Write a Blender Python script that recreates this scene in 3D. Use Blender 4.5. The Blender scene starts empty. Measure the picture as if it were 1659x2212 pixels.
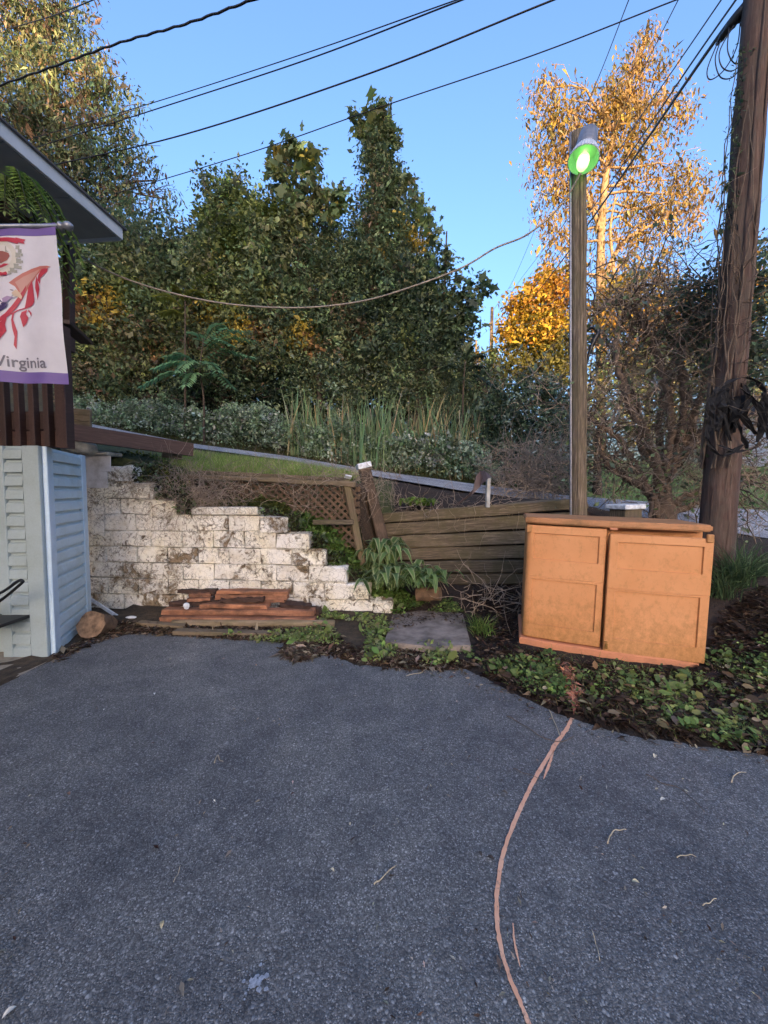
import bpy, bmesh, math, random
import numpy as np
from mathutils import Vector, Matrix, Euler

R_ = math.radians
sc = bpy.context.scene
C = sc.collection
random.seed(7)
RNG = np.random.default_rng(11)

# ------------------------------------------------------------------ camera, sky, sun, exposure
CAM_H, PITCH, FPX, CX, CY = 1.55, R_(3.0), 830.0, 829.5, 1106.0
cam = bpy.data.cameras.new('camera'); cam_o = bpy.data.objects.new('camera', cam); C.objects.link(cam_o)
cam.sensor_fit = 'HORIZONTAL'; cam.sensor_width = 36.0; cam.lens = 36.0 * FPX / 1659.0
cam.clip_start = 0.05; cam.clip_end = 1500
cam_o.location = (0, 0, CAM_H); cam_o.rotation_euler = (R_(90) - PITCH, 0, 0)
sc.camera = cam_o

SUN_EL, SUN_AZ = R_(6.0), R_(176.0)      # azimuth from +Y towards +X: the sun stands behind the camera
world = bpy.data.worlds.new('World'); sc.world = world; world.use_nodes = True
wt = world.node_tree; wt.nodes.clear()
sky = wt.nodes.new('ShaderNodeTexSky'); sky.sky_type = 'NISHITA'; sky.sun_disc = False
sky.sun_elevation = SUN_EL; sky.sun_rotation = SUN_AZ
sky.altitude = 200; sky.air_density = 1.0; sky.dust_density = 8.0; sky.ozone_density = 3.0
bg = wt.nodes.new('ShaderNodeBackground'); bg.inputs['Strength'].default_value = 0.15
wo = wt.nodes.new('ShaderNodeOutputWorld')
tn = wt.nodes.new('ShaderNodeMix'); tn.data_type = 'RGBA'; tn.blend_type = 'MULTIPLY'; tn.inputs[0].default_value = 1.0; tn.inputs[7].default_value = (1.0, 0.925, 1.0, 1)
wt.links.new(sky.outputs[0], tn.inputs[6]); wt.links.new(tn.outputs[2], bg.inputs[0]); wt.links.new(bg.outputs[0], wo.inputs[0])
sd = bpy.data.lights.new('sun', 'SUN'); sd.energy = 2.0; sd.angle = R_(0.6); sd.color = (1.0, 0.70, 0.38)
so = bpy.data.objects.new('sun', sd); C.objects.link(so)
sun_dir = Vector((math.sin(SUN_AZ) * math.cos(SUN_EL), math.cos(SUN_AZ) * math.cos(SUN_EL), math.sin(SUN_EL)))
so.rotation_euler = sun_dir.to_track_quat('Z', 'Y').to_euler(); so.location = (0, -5, 30)
sc.view_settings.view_transform = 'Standard'; sc.view_settings.look = 'None'
sc.view_settings.exposure = 2.88; sc.view_settings.gamma = 1.0; sc.view_settings.use_curve_mapping = False
sc.render.engine = 'CYCLES'
sc.cycles.max_bounces = 6; sc.cycles.diffuse_bounces = 3; sc.cycles.transparent_max_bounces = 8

# ------------------------------------------------------------------ helpers
def U(x, y, d):
    """photo position (1659 wide) at distance d in front of the viewer -> place in the scene"""
    a = (x - CX) / FPX; b = (CY - y) / FPX
    fw = math.cos(PITCH) + b * math.sin(PITCH); up = b * math.cos(PITCH) - math.sin(PITCH)
    return Vector((a / fw * d, d, CAM_H + up / fw * d))

def P0(x, y, z=0.0):
    b = (CY - y) / FPX
    fw = math.cos(PITCH) + b * math.sin(PITCH); up = b * math.cos(PITCH) - math.sin(PITCH)
    return U(x, y, (z - CAM_H) / (up / fw))

def tag(o, label=None, cat=None, group=None, kind=None):
    if label: o['label'] = label
    if cat: o['category'] = cat
    if group: o['group'] = group
    if kind: o['kind'] = kind
    return o

def empty(name, loc, label=None, cat=None, group=None):
    o = bpy.data.objects.new(name, None); C.objects.link(o); o.location = loc; o.empty_display_size = 0.1
    return tag(o, label, cat, group)

def root_loc(o):
    l = Vector(o.location)
    if o.parent: return l + Vector((0, 0, 0)) if False else None
    return l

def link(o, parent=None, world_m=None):
    C.objects.link(o)
    wm = world_m or Matrix.Identity(4)
    o['_dummy'] = 0; del o['_dummy']
    if parent is not None:
        o.parent = parent
        o.matrix_parent_inverse = WORLD[parent.name].inverted() if parent.name in WORLD else Matrix.Translation(-Vector(parent.location))
    o.matrix_basis = wm
    WORLD[o.name] = wm.copy()
    return o
WORLD = {}

def mesh_np(name, V, F, mat, cols=None, smooth=False):
    """V (n,3) array, F (m,k) array of equal-size faces or a list of faces"""
    me = bpy.data.meshes.new(name)
    if isinstance(F, np.ndarray):
        V = np.ascontiguousarray(V, dtype=np.float32); m, k = F.shape
        me.vertices.add(len(V)); me.vertices.foreach_set('co', V.ravel())
        me.loops.add(m * k); me.loops.foreach_set('vertex_index', F.astype(np.int32).ravel())
        me.polygons.add(m); me.polygons.foreach_set('loop_start', np.arange(0, m * k, k, dtype=np.int32))
        if smooth: me.polygons.foreach_set('use_smooth', np.ones(m, dtype=bool))
        me.update(calc_edges=True)
    else:
        me.from_pydata([tuple(v) for v in V], [], F)
        if smooth:
            for p in me.polygons: p.use_smooth = True
        me.update()
    if cols is not None:
        at = me.color_attributes.new('Col', 'FLOAT_COLOR', 'POINT')
        c = np.ones((len(V), 4), dtype=np.float32); c[:, :3] = cols
        at.data.foreach_set('color', c.ravel())
    if mat: me.materials.append(mat)
    return me

def obj(name, V, F, mat, parent=None, world_m=None, cols=None, smooth=False):
    return link(bpy.data.objects.new(name, mesh_np(name, V, F, mat, cols, smooth)), parent, world_m)

_cb = {}
def cbox_mesh(sx, sy, sz, c, mat, key='box'):
    k = (round(sx, 3), round(sy, 3), round(sz, 3), round(c, 4), mat.name)
    if k in _cb: return _cb[k]
    V = []; idx = {}
    for ix in (-1, 1):
        for iy in (-1, 1):
            for iz in (-1, 1):
                h = (sx / 2, sy / 2, sz / 2)
                for a in range(3):
                    p = [ix * h[0], iy * h[1], iz * h[2]]
                    for b in range(3):
                        if b != a: p[b] -= (ix, iy, iz)[b] * c
                    idx[(ix, iy, iz, a)] = len(V); V.append(p)
    F = []
    def q(l): F.append(l)
    for a in range(3):
        for s in (-1, 1):
            o = [(-1, -1), (1, -1), (1, 1), (-1, 1)]
            f = []
            for (u, v) in o:
                t = [0, 0, 0]; t[a] = s; t[(a + 1) % 3] = u; t[(a + 2) % 3] = v
                f.append(idx[tuple(t) + (a,)])
            q(f if s > 0 else f[::-1])
    for a in range(3):
        b, c2 = (a + 1) % 3, (a + 2) % 3
        for sb in (-1, 1):
            for s2 in (-1, 1):
                t0 = [0, 0, 0]; t1 = [0, 0, 0]
                t0[a] = -1; t1[a] = 1; t0[b] = t1[b] = sb; t0[c2] = t1[c2] = s2
                f = [idx[tuple(t0) + (b,)], idx[tuple(t1) + (b,)], idx[tuple(t1) + (c2,)], idx[tuple(t0) + (c2,)]]
                q(f if sb * s2 > 0 else f[::-1])
    for ix in (-1, 1):
        for iy in (-1, 1):
            for iz in (-1, 1):
                f = [idx[(ix, iy, iz, 0)], idx[(ix, iy, iz, 1)], idx[(ix, iy, iz, 2)]]
                q(f if ix * iy * iz > 0 else f[::-1])
    me = mesh_np(key, V, F, mat); _cb[k] = me
    return me

def jbox(name, size, mat, c, seed, amp, parent, wm):
    src = cbox_mesh(size[0], size[1], size[2], c, mat, name); me = src.copy(); g = np.random.default_rng(seed)
    co_ = np.empty(len(me.vertices) * 3, dtype=np.float32); me.vertices.foreach_get('co', co_); co_ = co_.reshape(-1, 3)
    co_ += g.normal(0, amp, co_.shape); me.vertices.foreach_set('co', co_.ravel().astype(np.float32)); me.update()
    return link(bpy.data.objects.new(name, me), parent, wm)

def frame(p0, p1, up=Vector((0, 0, 1))):
    x = (p1 - p0).normalized(); y = Vector(up).cross(x).normalized(); z = x.cross(y)
    m = Matrix((x, y, z)).transposed().to_4x4(); m.translation = (p0 + p1) / 2
    return m

def board(name, p0, p1, h, t, mat, parent=None, up=(0, 0, 1), c=0.004):
    """a timber from p0 to p1: h tall (local z), t thick (local y)"""
    p0 = Vector(p0); p1 = Vector(p1)
    me = cbox_mesh((p1 - p0).length, t, h, min(c, t * .3, h * .3), mat, name)
    return link(bpy.data.objects.new(name, me), parent, frame(p0, p1, Vector(up)))

def rough_board(name, p0, p1, h, t, mat, parent=None, up=(0, 0, 1), seed=0, amp=.006, seg=12, c=.010):
    """a worn timber: a chamfered bar whose edges wander"""
    p0 = Vector(p0); p1 = Vector(p1); L = (p1 - p0).length; g = np.random.default_rng(seed)
    prof = np.array([(-t / 2, -h / 2 + c), (-t / 2 + c, -h / 2), (t / 2 - c, -h / 2), (t / 2, -h / 2 + c), (t / 2, h / 2 - c), (t / 2 - c, h / 2), (-t / 2 + c, h / 2), (-t / 2, h / 2 - c)])
    j = g.normal(0, amp, (seg + 1, 8, 2)); j[1:-1] = (j[:-2] + j[1:-1] * 2 + j[2:]) / 3.2
    V = np.zeros((seg + 1, 8, 3)); V[..., 0] = np.linspace(-L / 2, L / 2, seg + 1)[:, None]; V[..., 1:] = prof[None] + j
    V[0, :, 0] += g.normal(0, amp * 1.5, 8); V[-1, :, 0] += g.normal(0, amp * 1.5, 8)
    F = [[i * 8 + k, i * 8 + (k + 1) % 8, (i + 1) * 8 + (k + 1) % 8, (i + 1) * 8 + k] for i in range(seg) for k in range(8)]
    F = [f[::-1] for f in F] + [list(range(8)), [seg * 8 + k for k in range(8)][::-1]]
    F = [f[::-1] for f in F]
    return obj(name, V.reshape(-1, 3), F, mat, parent, frame(p0, p1, Vector(up)))

def slab(name, center, size, mat, parent=None, rot=(0, 0, 0), c=0.004):
    me = cbox_mesh(size[0], size[1], size[2], min(c, min(size) * .3), mat, name)
    return link(bpy.data.objects.new(name, me), parent, Matrix.Translation(center) @ Euler(rot).to_matrix().to_4x4())

def smooth_path(pts, n=8):
    pts = [Vector(p) for p in pts]
    if len(pts) < 3: return [pts[0].lerp(pts[-1], i / n) for i in range(n + 1)]
    out = []
    q = [pts[0] * 2 - pts[1]] + pts + [pts[-1] * 2 - pts[-2]]
    for i in range(1, len(q) - 2):
        a, b, c, d = q[i - 1], q[i], q[i + 1], q[i + 2]
        for k in range(n):
            t = k / n
            out.append(0.5 * ((2 * b) + (c - a) * t + (2 * a - 5 * b + 4 * c - d) * t * t + (3 * b - a - 3 * c + d) * t ** 3))
    out.append(pts[-1])
    return out

def tube_arr(pts, rad, n=6, jitter=0.0, seed=0):
    P = np.array([tuple(p) for p in pts], float); S = len(P)
    r = np.full(S, rad, float) if np.isscalar(rad) else np.interp(np.linspace(0, 1, S), np.linspace(0, 1, len(rad)), rad)
    T = np.gradient(P, axis=0); T /= np.linalg.norm(T, axis=1)[:, None] + 1e-9
    ref = np.array([0.31, 0.17, 0.93]) if abs(T[0, 2]) < .8 else np.array([0.93, 0.31, 0.17])
    A = np.cross(T, ref); A /= np.linalg.norm(A, axis=1)[:, None] + 1e-9
    B = np.cross(T, A)
    th = np.arange(n) * 2 * np.pi / n
    rr = r[:, None] * np.ones((1, n))
    if jitter:
        g = np.random.default_rng(seed); rr = rr * (1 + jitter * g.normal(size=(S, n)))
    V = P[:, None, :] + rr[..., None] * (np.cos(th)[None, :, None] * A[:, None, :] + np.sin(th)[None, :, None] * B[:, None, :])
    V = V.reshape(-1, 3)
    i = np.arange(S - 1)[:, None] * n; j = np.arange(n)[None, :]; j2 = (j + 1) % n
    F = np.stack([i + j, i + j2, i + n + j2, i + n + j], -1).reshape(-1, 4)
    return V, F

def join_arr(parts):
    Vs, Fs, o = [], [], 0
    for V, F in parts:
        Vs.append(V); Fs.append(F + o); o += len(V)
    return np.concatenate(Vs), np.concatenate(Fs)

def tube(name, pts, rad, mat, parent=None, n=6, jitter=0.0, seed=0, sm=True, caps=True):
    V, F = tube_arr(pts, rad, n, jitter, seed)
    if caps:
        faces = [list(map(int, f)) for f in F]; S = len(V) // n
        faces.append(list(range(n))[::-1]); faces.append([(S - 1) * n + k for k in range(n)])
        return obj(name, V, faces, mat, parent, smooth=False) if not sm else _sm(obj(name, V, faces, mat, parent, smooth=True))
    return obj(name, V, F, mat, parent, smooth=sm)
def _sm(o):
    return o

def tubes_batch(P, Rr, n=3):
    """P (N,S,3), Rr (N,S): many thin stems at once"""
    N, S, _ = P.shape
    T = np.gradient(P, axis=1); T /= np.linalg.norm(T, axis=2)[..., None] + 1e-9
    ref = RNG.normal(size=(N, 1, 3)); A = np.cross(T, np.broadcast_to(ref, T.shape)); A /= np.linalg.norm(A, axis=2)[..., None] + 1e-9
    B = np.cross(T, A); th = np.arange(n) * 2 * np.pi / n
    V = P[:, :, None, :] + Rr[:, :, None, None] * (np.cos(th)[None, None, :, None] * A[:, :, None, :] + np.sin(th)[None, None, :, None] * B[:, :, None, :])
    i = (np.arange(N)[:, None, None] * S + np.arange(S - 1)[None, :, None]) * n; j = np.arange(n)[None, None, :]; j2 = (j + 1) % n
    F = np.stack([i + j, i + j2, i + n + j2, i + n + j], -1).reshape(-1, 4)
    return V.reshape(-1, 3), F

RHOMB = (np.array([[0, 0, 0], [.45, .27, .06], [1, 0, -.04], [.45, -.27, .06]]), np.array([[0, 2, 1], [0, 3, 2]]))
LANCE = (np.array([[0, 0, 0], [.4, .16, .05], [1, 0, -.08], [.4, -.16, .05]]), np.array([[0, 2, 1], [0, 3, 2]]))
OVAL = (np.array([[0, 0, 0], [.25, .26, .05], [.65, .28, .05], [1, 0, -.05], [.65, -.28, .05], [.25, -.26, .05]]),
        np.array([[0, 3, 2], [0, 2, 1], [0, 4, 3], [0, 5, 4]]))
_st = [(0, 0, 0), (.12, .34, .0), (.32, .2, .03), (.5, .5, -.03), (.62, .2, .03), (1, 0, -.05), (.62, -.2, .03), (.5, -.5, -.03), (.32, -.2, .03), (.12, -.34, 0), (.4, 0, .04)]
STAR = (np.array(_st), np.array([[10, i, (i + 1) % 10] for i in range(10)])[:, ::-1].copy())

def nrm(a): return a / (np.linalg.norm(a, axis=-1, keepdims=True) + 1e-9)

def leaf_arr(pos, axis, normal, size, tmpl):
    T, F = tmpl; N = len(pos); k = len(T)
    a = nrm(axis); b = nrm(np.cross(normal, a)); n = np.cross(a, b)
    s = np.asarray(size).reshape(-1, 1, 1) * np.ones((N, 1, 1))
    V = pos[:, None, :] + s * (T[None, :, 0:1] * a[:, None, :] + T[None, :, 1:2] * b[:, None, :] + T[None, :, 2:3] * n[:, None, :])
    Fa = (np.arange(N)[:, None, None] * k + F[None]).reshape(-1, F.shape[1])
    return V.reshape(-1, 3), Fa, k

def leaves(name, pos, size, cols, mat, parent=None, tmpl=RHOMB, droop=0.0, flat=0.5, axis=None, rng=RNG, nbias=None):
    N = len(pos)
    if axis is None:
        axis = rng.normal(size=(N, 3)); axis[:, 2] -= droop
    nr = rng.normal(size=(N, 3)); nr[:, 2] = np.abs(nr[:, 2]) + flat
    if nbias is not None: nr = nr * .55 + nbias
    V, F, k = leaf_arr(pos, axis, nr, size, tmpl)
    return obj(name, V, F, mat, parent, cols=np.repeat(cols, k, axis=0))

def palette(n, pal, wts, jit=.25, rng=RNG):
    p = np.array(pal); i = rng.choice(len(p), n, p=np.array(wts) / np.sum(wts))
    return np.clip(p[i] * np.exp(rng.normal(0, jit, (n, 1))) * (1 + rng.normal(0, .06, (n, 3))), .003, .95)

BLOB_C = []
def blob_clusters(blobs, per, rng, shell=.35):
    """cluster centres spread through blobs (photo x, y, radius, distance)"""
    out = []; rad = []; BLOB_C.clear()
    for b in blobs:
        x, y, r, d = b[:4]; w = b[4] if len(b) > 4 else 1
        c = np.array(U(x, y, d)); rr = r / FPX * d
        n = max(3, int(per * w * (r / 60.0) ** 2))
        v = nrm(rng.normal(size=(n, 3))); q = (shell + (1 - shell) * rng.random((n, 1)) ** .6) * (1 + .16 * rng.normal(size=(n, 1))); q = np.where(rng.random((n, 1)) < .12, q * rng.uniform(1.05, 1.5, (n, 1)), q)
        out.append(c + v * q * rr * np.array([1, .75, 1])); rad.append(np.full(n, rr)); BLOB_C.append(np.tile(c, (n, 1)))
    return np.concatenate(out), np.concatenate(rad)

def crown_leaves(cl, m, spread, rng, drop=0.0):
    N = len(cl)
    off = rng.normal(size=(N, m, 3)) * spread
    if drop: off[..., 2] -= drop * rng.random((N, m))
    return (cl[:, None, :] + off).reshape(-1, 3), np.repeat(np.arange(N), m)

def blades(name, base, length, lean, width, cols, mat, parent=None, S=5, bend=.6, rng=RNG):
    """grass-like blades: base (N,3), length (N,), lean (N,2) sideways travel per length"""
    N = len(base); t = np.linspace(0, 1, S)
    L = np.asarray(length)[:, None]
    P = np.zeros((N, S, 3))
    P[..., 0] = base[:, 0:1] + L * lean[:, 0:1] * (t * (1 - bend) + bend * t ** 2)
    P[..., 1] = base[:, 1:2] + L * lean[:, 1:2] * (t * (1 - bend) + bend * t ** 2)
    ln = np.linalg.norm(lean, axis=1)[:, None]
    P[..., 2] = base[:, 2:3] + L * (t - .45 * np.minimum(ln, 1.2) * t ** 2)
    sd_ = rng.normal(size=(N, 1, 3)); sd_[..., 2] *= .2; sd_ = nrm(sd_)
    W = np.asarray(width).reshape(-1, 1) * (np.array([.7, 1, .9, .6, .06]) if S == 5 else np.linspace(1, .08, S))[None]
    V = np.stack([P - sd_ * W[..., None] / 2, P + sd_ * W[..., None] / 2], 2).reshape(-1, 3)
    i = (np.arange(N)[:, None] * S + np.arange(S - 1)[None]) * 2
    F = np.stack([i, i + 1, i + 3, i + 2], -1).reshape(-1, 4)
    return obj(name, V, F, mat, parent, cols=np.repeat(cols, S * 2, axis=0))

# ------------------------------------------------------------------ materials
def nodes(name):
    m = bpy.data.materials.new(name); m.use_nodes = True; t = m.node_tree; t.nodes.clear()
    out = t.nodes.new('ShaderNodeOutputMaterial'); b = t.nodes.new('ShaderNodeBsdfPrincipled')
    t.links.new(b.outputs[0], out.inputs[0])
    return m, t, b, out

def N_(t, typ, **kw):
    n = t.nodes.new(typ)
    for k, v in kw.items():
        if hasattr(n, k): setattr(n, k, v)
        else: n.inputs[k.replace('_', ' ')].default_value = v
    return n

def ramp(t, fac, stops):
    r = t.nodes.new('ShaderNodeValToRGB'); e = r.color_ramp.elements
    while len(e) < len(stops): e.new(.5)
    for el, (p, c) in zip(e, stops):
        el.position = p; el.color = (*c, 1) if len(c) == 3 else c
    if fac is not None: t.links.new(fac, r.inputs[0])
    return r.outputs[0]

def mix(t, fac, a, b, mode='MIX'):
    m = t.nodes.new('ShaderNodeMix'); m.data_type = 'RGBA'; m.blend_type = mode
    for s, v in ((m.inputs[0], fac), (m.inputs[6], a), (m.inputs[7], b)):
        if hasattr(v, 'is_linked') or hasattr(v, 'links'): t.links.new(v, s)
        elif isinstance(v, (int, float)): s.default_value = v
        else: s.default_value = (*v, 1)
    return m.outputs[2]

def coords(t, kind='Object', scale=(1, 1, 1), rand=True):
    if kind == 'World': src = t.nodes.new('ShaderNodeNewGeometry').outputs['Position']
    else: src = t.nodes.new('ShaderNodeTexCoord').outputs['Object']
    mp = t.nodes.new('ShaderNodeMapping'); mp.inputs['Scale'].default_value = scale
    t.links.new(src, mp.inputs[0])
    if rand:
        oi = t.nodes.new('ShaderNodeObjectInfo'); ml = t.nodes.new('ShaderNodeMath'); ml.operation = 'MULTIPLY'; ml.inputs[1].default_value = 37.0
        cb = t.nodes.new('ShaderNodeCombineXYZ'); t.links.new(oi.outputs['Random'], ml.inputs[0])
        for i in range(3): t.links.new(ml.outputs[0], cb.inputs[i])
        t.links.new(cb.outputs[0], mp.inputs['Location'])
    return mp.outputs[0]

def noise(t, co, scale, detail=5, rough=.6, dist=0.0):
    n = N_(t, 'ShaderNodeTexNoise'); n.inputs['Scale'].default_value = scale; n.inputs['Detail'].default_value = detail
    n.inputs['Roughness'].default_value = rough; n.inputs['Distortion'].default_value = dist
    t.links.new(co, n.inputs['Vector']); return n.outputs['Fac']

def bump(t, b, h, strength=.3, dist=.01, prev=None):
    n = t.nodes.new('ShaderNodeBump'); n.inputs['Strength'].default_value = strength; n.inputs['Distance'].default_value = dist
    t.links.new(h, n.inputs['Height'])
    if prev is not None: t.links.new(prev, n.inputs['Normal'])
    t.links.new(n.outputs[0], b.inputs['Normal']); return n.outputs[0]

def plain(name, c, rough=.6, metal=0, var=.25, scale=6, bmp=.15):
    m, t, b, o = nodes(name); co = coords(t)
    n = noise(t, co, scale)
    lo = tuple(x * (1 - var) for x in c); hi = tuple(min(1, x * (1 + var)) for x in c)
    t.links.new(ramp(t, n, [(.3, lo), (.7, hi)]), b.inputs['Base Color'])
    b.inputs['Roughness'].default_value = rough; b.inputs['Metallic'].default_value = metal
    if bmp: bump(t, b, noise(t, co, scale * 8), bmp, .004)
    return m

def wood(name, lo, mid, hi, stain=None, stain_amt=.5, rough=.85, axis='X', sc_=1.0, bmp=.5):
    m, t, b, o = nodes(name)
    s = {'X': (1.2, 22, 22), 'Z': (22, 22, 1.2), 'Y': (22, 1.2, 22)}[axis]
    co = coords(t, scale=tuple(v * sc_ for v in s))
    g = noise(t, co, 3.0, 10, .74, .5)
    col = ramp(t, g, [(.28, lo), (.5, mid), (.72, hi)])
    co2 = coords(t, scale=(1, 1, 1))
    if stain:
        st = ramp(t, noise(t, co2, 4.0, 6, .7), [(.42, (0, 0, 0)), (.62, (1, 1, 1))])
        mm = t.nodes.new('ShaderNodeMath'); mm.operation = 'MULTIPLY'; mm.inputs[1].default_value = stain_amt; t.links.new(st, mm.inputs[0])
        col = mix(t, mm.outputs[0], col, stain)
    oi = t.nodes.new('ShaderNodeObjectInfo')
    v = ramp(t, oi.outputs['Random'], [(0, (.72, .72, .72)), (1, (1.25, 1.2, 1.15))])
    col = mix(t, 1.0, col, v, 'MULTIPLY')
    t.links.new(col, b.inputs['Base Color']); b.inputs['Roughness'].default_value = rough
    bump(t, b, g, bmp, .006)
    return m

def leaf_mat(name, trans=.45, rough=.55):
    m, t, b, o = nodes(name)
    a = N_(t, 'ShaderNodeVertexColor'); a.layer_name = 'Col'
    t.links.new(a.outputs[0], b.inputs['Base Color']); b.inputs['Roughness'].default_value = rough
    b.inputs['Specular IOR Level'].default_value = .3
    tr = t.nodes.new('ShaderNodeBsdfTranslucent'); t.links.new(a.outputs[0], tr.inputs[0])
    ms = t.nodes.new('ShaderNodeMixShader'); ms.inputs[0].default_value = trans
    t.links.new(b.outputs[0], ms.inputs[1]); t.links.new(tr.outputs[0], ms.inputs[2]); t.links.new(ms.outputs[0], o.inputs[0])
    return m

MT = {}
MT['leaf'] = leaf_mat('leaf_surface')
MT['bark'] = plain('bark', (.070, .050, .036), .9, var=.5, scale=14, bmp=.6)
MT['bark_shrub'] = plain('shrub_bark', (.16, .115, .085), .9, var=.5, scale=14, bmp=.6)
MT['bark_tan'] = plain('pale_bark', (.27, .18, .10), .9, var=.45, scale=5, bmp=.6)
MT['twig'] = plain('dry_twig', (.32, .25, .185), .9, var=.45, scale=9, bmp=.2)
MT['twig_pale'] = plain('pale_straw', (.48, .40, .26), .8, var=.3, scale=9, bmp=.1)
MT['twig_dark'] = plain('dark_twig', (.12, .088, .062), .9, var=.45, scale=9, bmp=.2)
MT['deck'] = wood('dark_brown_stain', (.022, .010, .008), (.042, .020, .016), (.07, .036, .029), rough=.6)
MT['deck_z'] = wood('dark_brown_stain_upright', (.022, .010, .008), (.042, .020, .016), (.07, .036, .029), rough=.6, axis='Z')
MT['beam'] = wood('brown_beam', (.06, .03, .022), (.12, .066, .047), (.19, .115, .085), rough=.75)
MT['old'] = wood('weathered_timber', (.022, .016, .010), (.11, .085, .055), (.30, .245, .165), stain=(.075, .066, .028), stain_amt=.7, bmp=.9)
MT['old_z'] = wood('weathered_post_timber', (.055, .038, .022), (.16, .115, .07), (.29, .22, .14), stain=(.13, .12, .045), stain_amt=.5, axis='Z')
MT['post_dark'] = wood('dark_post_timber', (.03, .02, .013), (.085, .058, .04), (.16, .12, .085), stain=(.02, .014, .01), stain_amt=.6, axis='Z')
MT['lattice'] = wood('lattice_wood', (.030, .018, .010), (.085, .054, .032), (.19, .13, .08))
MT['red_board'] = wood('reddish_deck_board', (.15, .065, .036), (.36, .16, .085), (.50, .27, .16), stain=(.045, .025, .016), stain_amt=.7)
MT['dark_board'] = wood('rotten_board', (.018, .011, .008), (.045, .024, .017), (.095, .05, .035))
MT['grey_board'] = wood('grey_weathered_board', (.10, .072, .045), (.22, .165, .105), (.36, .28, .19), stain=(.10, .09, .04), stain_amt=.5)
MT['utility'] = wood('utility_pole_wood', (.020, .011, .008), (.080, .046, .034), (.19, .13, .10), stain=(.085, .073, .056), stain_amt=.6, axis='Z', sc_=.6, bmp=.9)
MT['lamp_post'] = wood('lamp_post_wood', (.022, .016, .011), (.11, .085, .058), (.30, .245, .18), stain=(.085, .080, .030), stain_amt=.4, axis='Z', sc_=1.0, bmp=.9)
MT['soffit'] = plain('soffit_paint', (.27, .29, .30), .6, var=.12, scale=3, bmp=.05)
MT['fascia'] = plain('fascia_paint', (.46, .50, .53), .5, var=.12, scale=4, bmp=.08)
MT['shingle'] = plain('roof_shingle', (.07, .07, .075), .9, scale=20, bmp=.5)
MT['black'] = plain('black_plastic', (.008, .009, .011), .45, var=.3, scale=8, bmp=.2)
MT['wire'] = plain('black_cable', (.008, .008, .010), .5, var=.2, bmp=0)
MT['wire_pale'] = plain('grey_cable', (.24, .20, .15), .6, var=.3, bmp=0)
MT['white_metal'] = plain('weathered_white_metal', (.62, .66, .70), .45, var=.35, scale=18, bmp=.3)
MT['brown_metal'] = plain('brown_flashing', (.10, .072, .072), .4, var=.2, scale=9, bmp=.1)
MT['grey_metal'] = plain('grey_cast_metal', (.22, .23, .26), .4, .5, var=.25, scale=20, bmp=.1)
MT['stone'] = plain('pale_stone', (.40, .40, .36), .9, var=.5, scale=9, bmp=.7)
MT['concrete'] = plain('worn_concrete', (.30, .26, .20), .9, var=.35, scale=7, bmp=.4)
MT['log_side'] = plain('log_bark', (.16, .095, .052), .9, var=.55, scale=10, bmp=.8)
MT['log_end'] = plain('cut_log_end', (.20, .125, .072), .9, var=.65, scale=16, bmp=.8)
MT['stucco'] = plain('pinkish_wall_paint', (.62, .56, .52), .8, var=.08, scale=5, bmp=.1)

def asphalt_mat(name, base, agg=95.0, tint=(1, 1, 1)):
    m, t, b, o = nodes(name); co = coords(t, 'World', rand=False)
    def stones(scale):
        v = N_(t, 'ShaderNodeTexVoronoi'); v.inputs['Scale'].default_value = scale; t.links.new(co, v.inputs['Vector'])
        sep = t.nodes.new('ShaderNodeSeparateColor'); t.links.new(v.outputs['Color'], sep.inputs[0])
        cell = ramp(t, sep.outputs[0], [(0, tuple(base * .5 * c for c in tint)), (.5, tuple(base * .92 * c for c in tint)), (.85, tuple(base * 1.45 * c for c in tint)), (1, tuple(base * 2.9 * c for c in tint))])
        edge = ramp(t, v.outputs['Distance'], [(.25, (1, 1, 1)), (.8, (.38, .38, .40))])
        return mix(t, .7, cell, edge, 'MULTIPLY'), v.outputs['Distance']
    c1, d1 = stones(agg * 1.75); c2, d2 = stones(agg * .95)
    pick = ramp(t, noise(t, co, 23, 6, .7), [(.46, (0, 0, 0)), (.60, (1, 1, 1))])
    col = mix(t, pick, c1, c2)
    wear = ramp(t, noise(t, co, .9, 6, .6, .6), [(.30, (.55, .56, .60)), (.45, (.90, .90, .92)), (.58, (1.08, 1.07, 1.05)), (.72, (1.55, 1.5, 1.42))])
    col = mix(t, 1, col, wear, 'MULTIPLY')
    wear2 = ramp(t, noise(t, co, 5, 7, .68), [(.35, (.76, .76, .78)), (.7, (1.22, 1.2, 1.18))])
    col = mix(t, 1, col, wear2, 'MULTIPLY')
    dust = ramp(t, noise(t, co, 2.6, 9, .78), [(.62, (0, 0, 0)), (.78, (.45, .45, .45))])
    col = mix(t, dust, col, (.20, .185, .16))
    oil = ramp(t, noise(t, co, 2.2, 3, .5, .3), [(.70, (0, 0, 0)), (.76, (.55, .55, .55))])
    col = mix(t, oil, col, (.04, .04, .045))
    t.links.new(col, b.inputs['Base Color']); b.inputs['Roughness'].default_value = .75
    hm = t.nodes.new('ShaderNodeMix'); hm.data_type = 'FLOAT'; t.links.new(pick, hm.inputs[0]); t.links.new(d1, hm.inputs[2]); t.links.new(d2, hm.inputs[3])
    inv = t.nodes.new('ShaderNodeMath'); inv.operation = 'SUBTRACT'; inv.inputs[0].default_value = 1; t.links.new(hm.outputs[0], inv.inputs[1])
    pr = bump(t, b, inv.outputs[0], .45, .005)
    bump(t, b, noise(t, co, 8, 5, .6), .25, .02, pr)
    return m
MT['asphalt'] = asphalt_mat('asphalt', .165, 120, (.98, 1.0, .95))
MT['road'] = asphalt_mat('road_asphalt', .36, 60)

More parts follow.
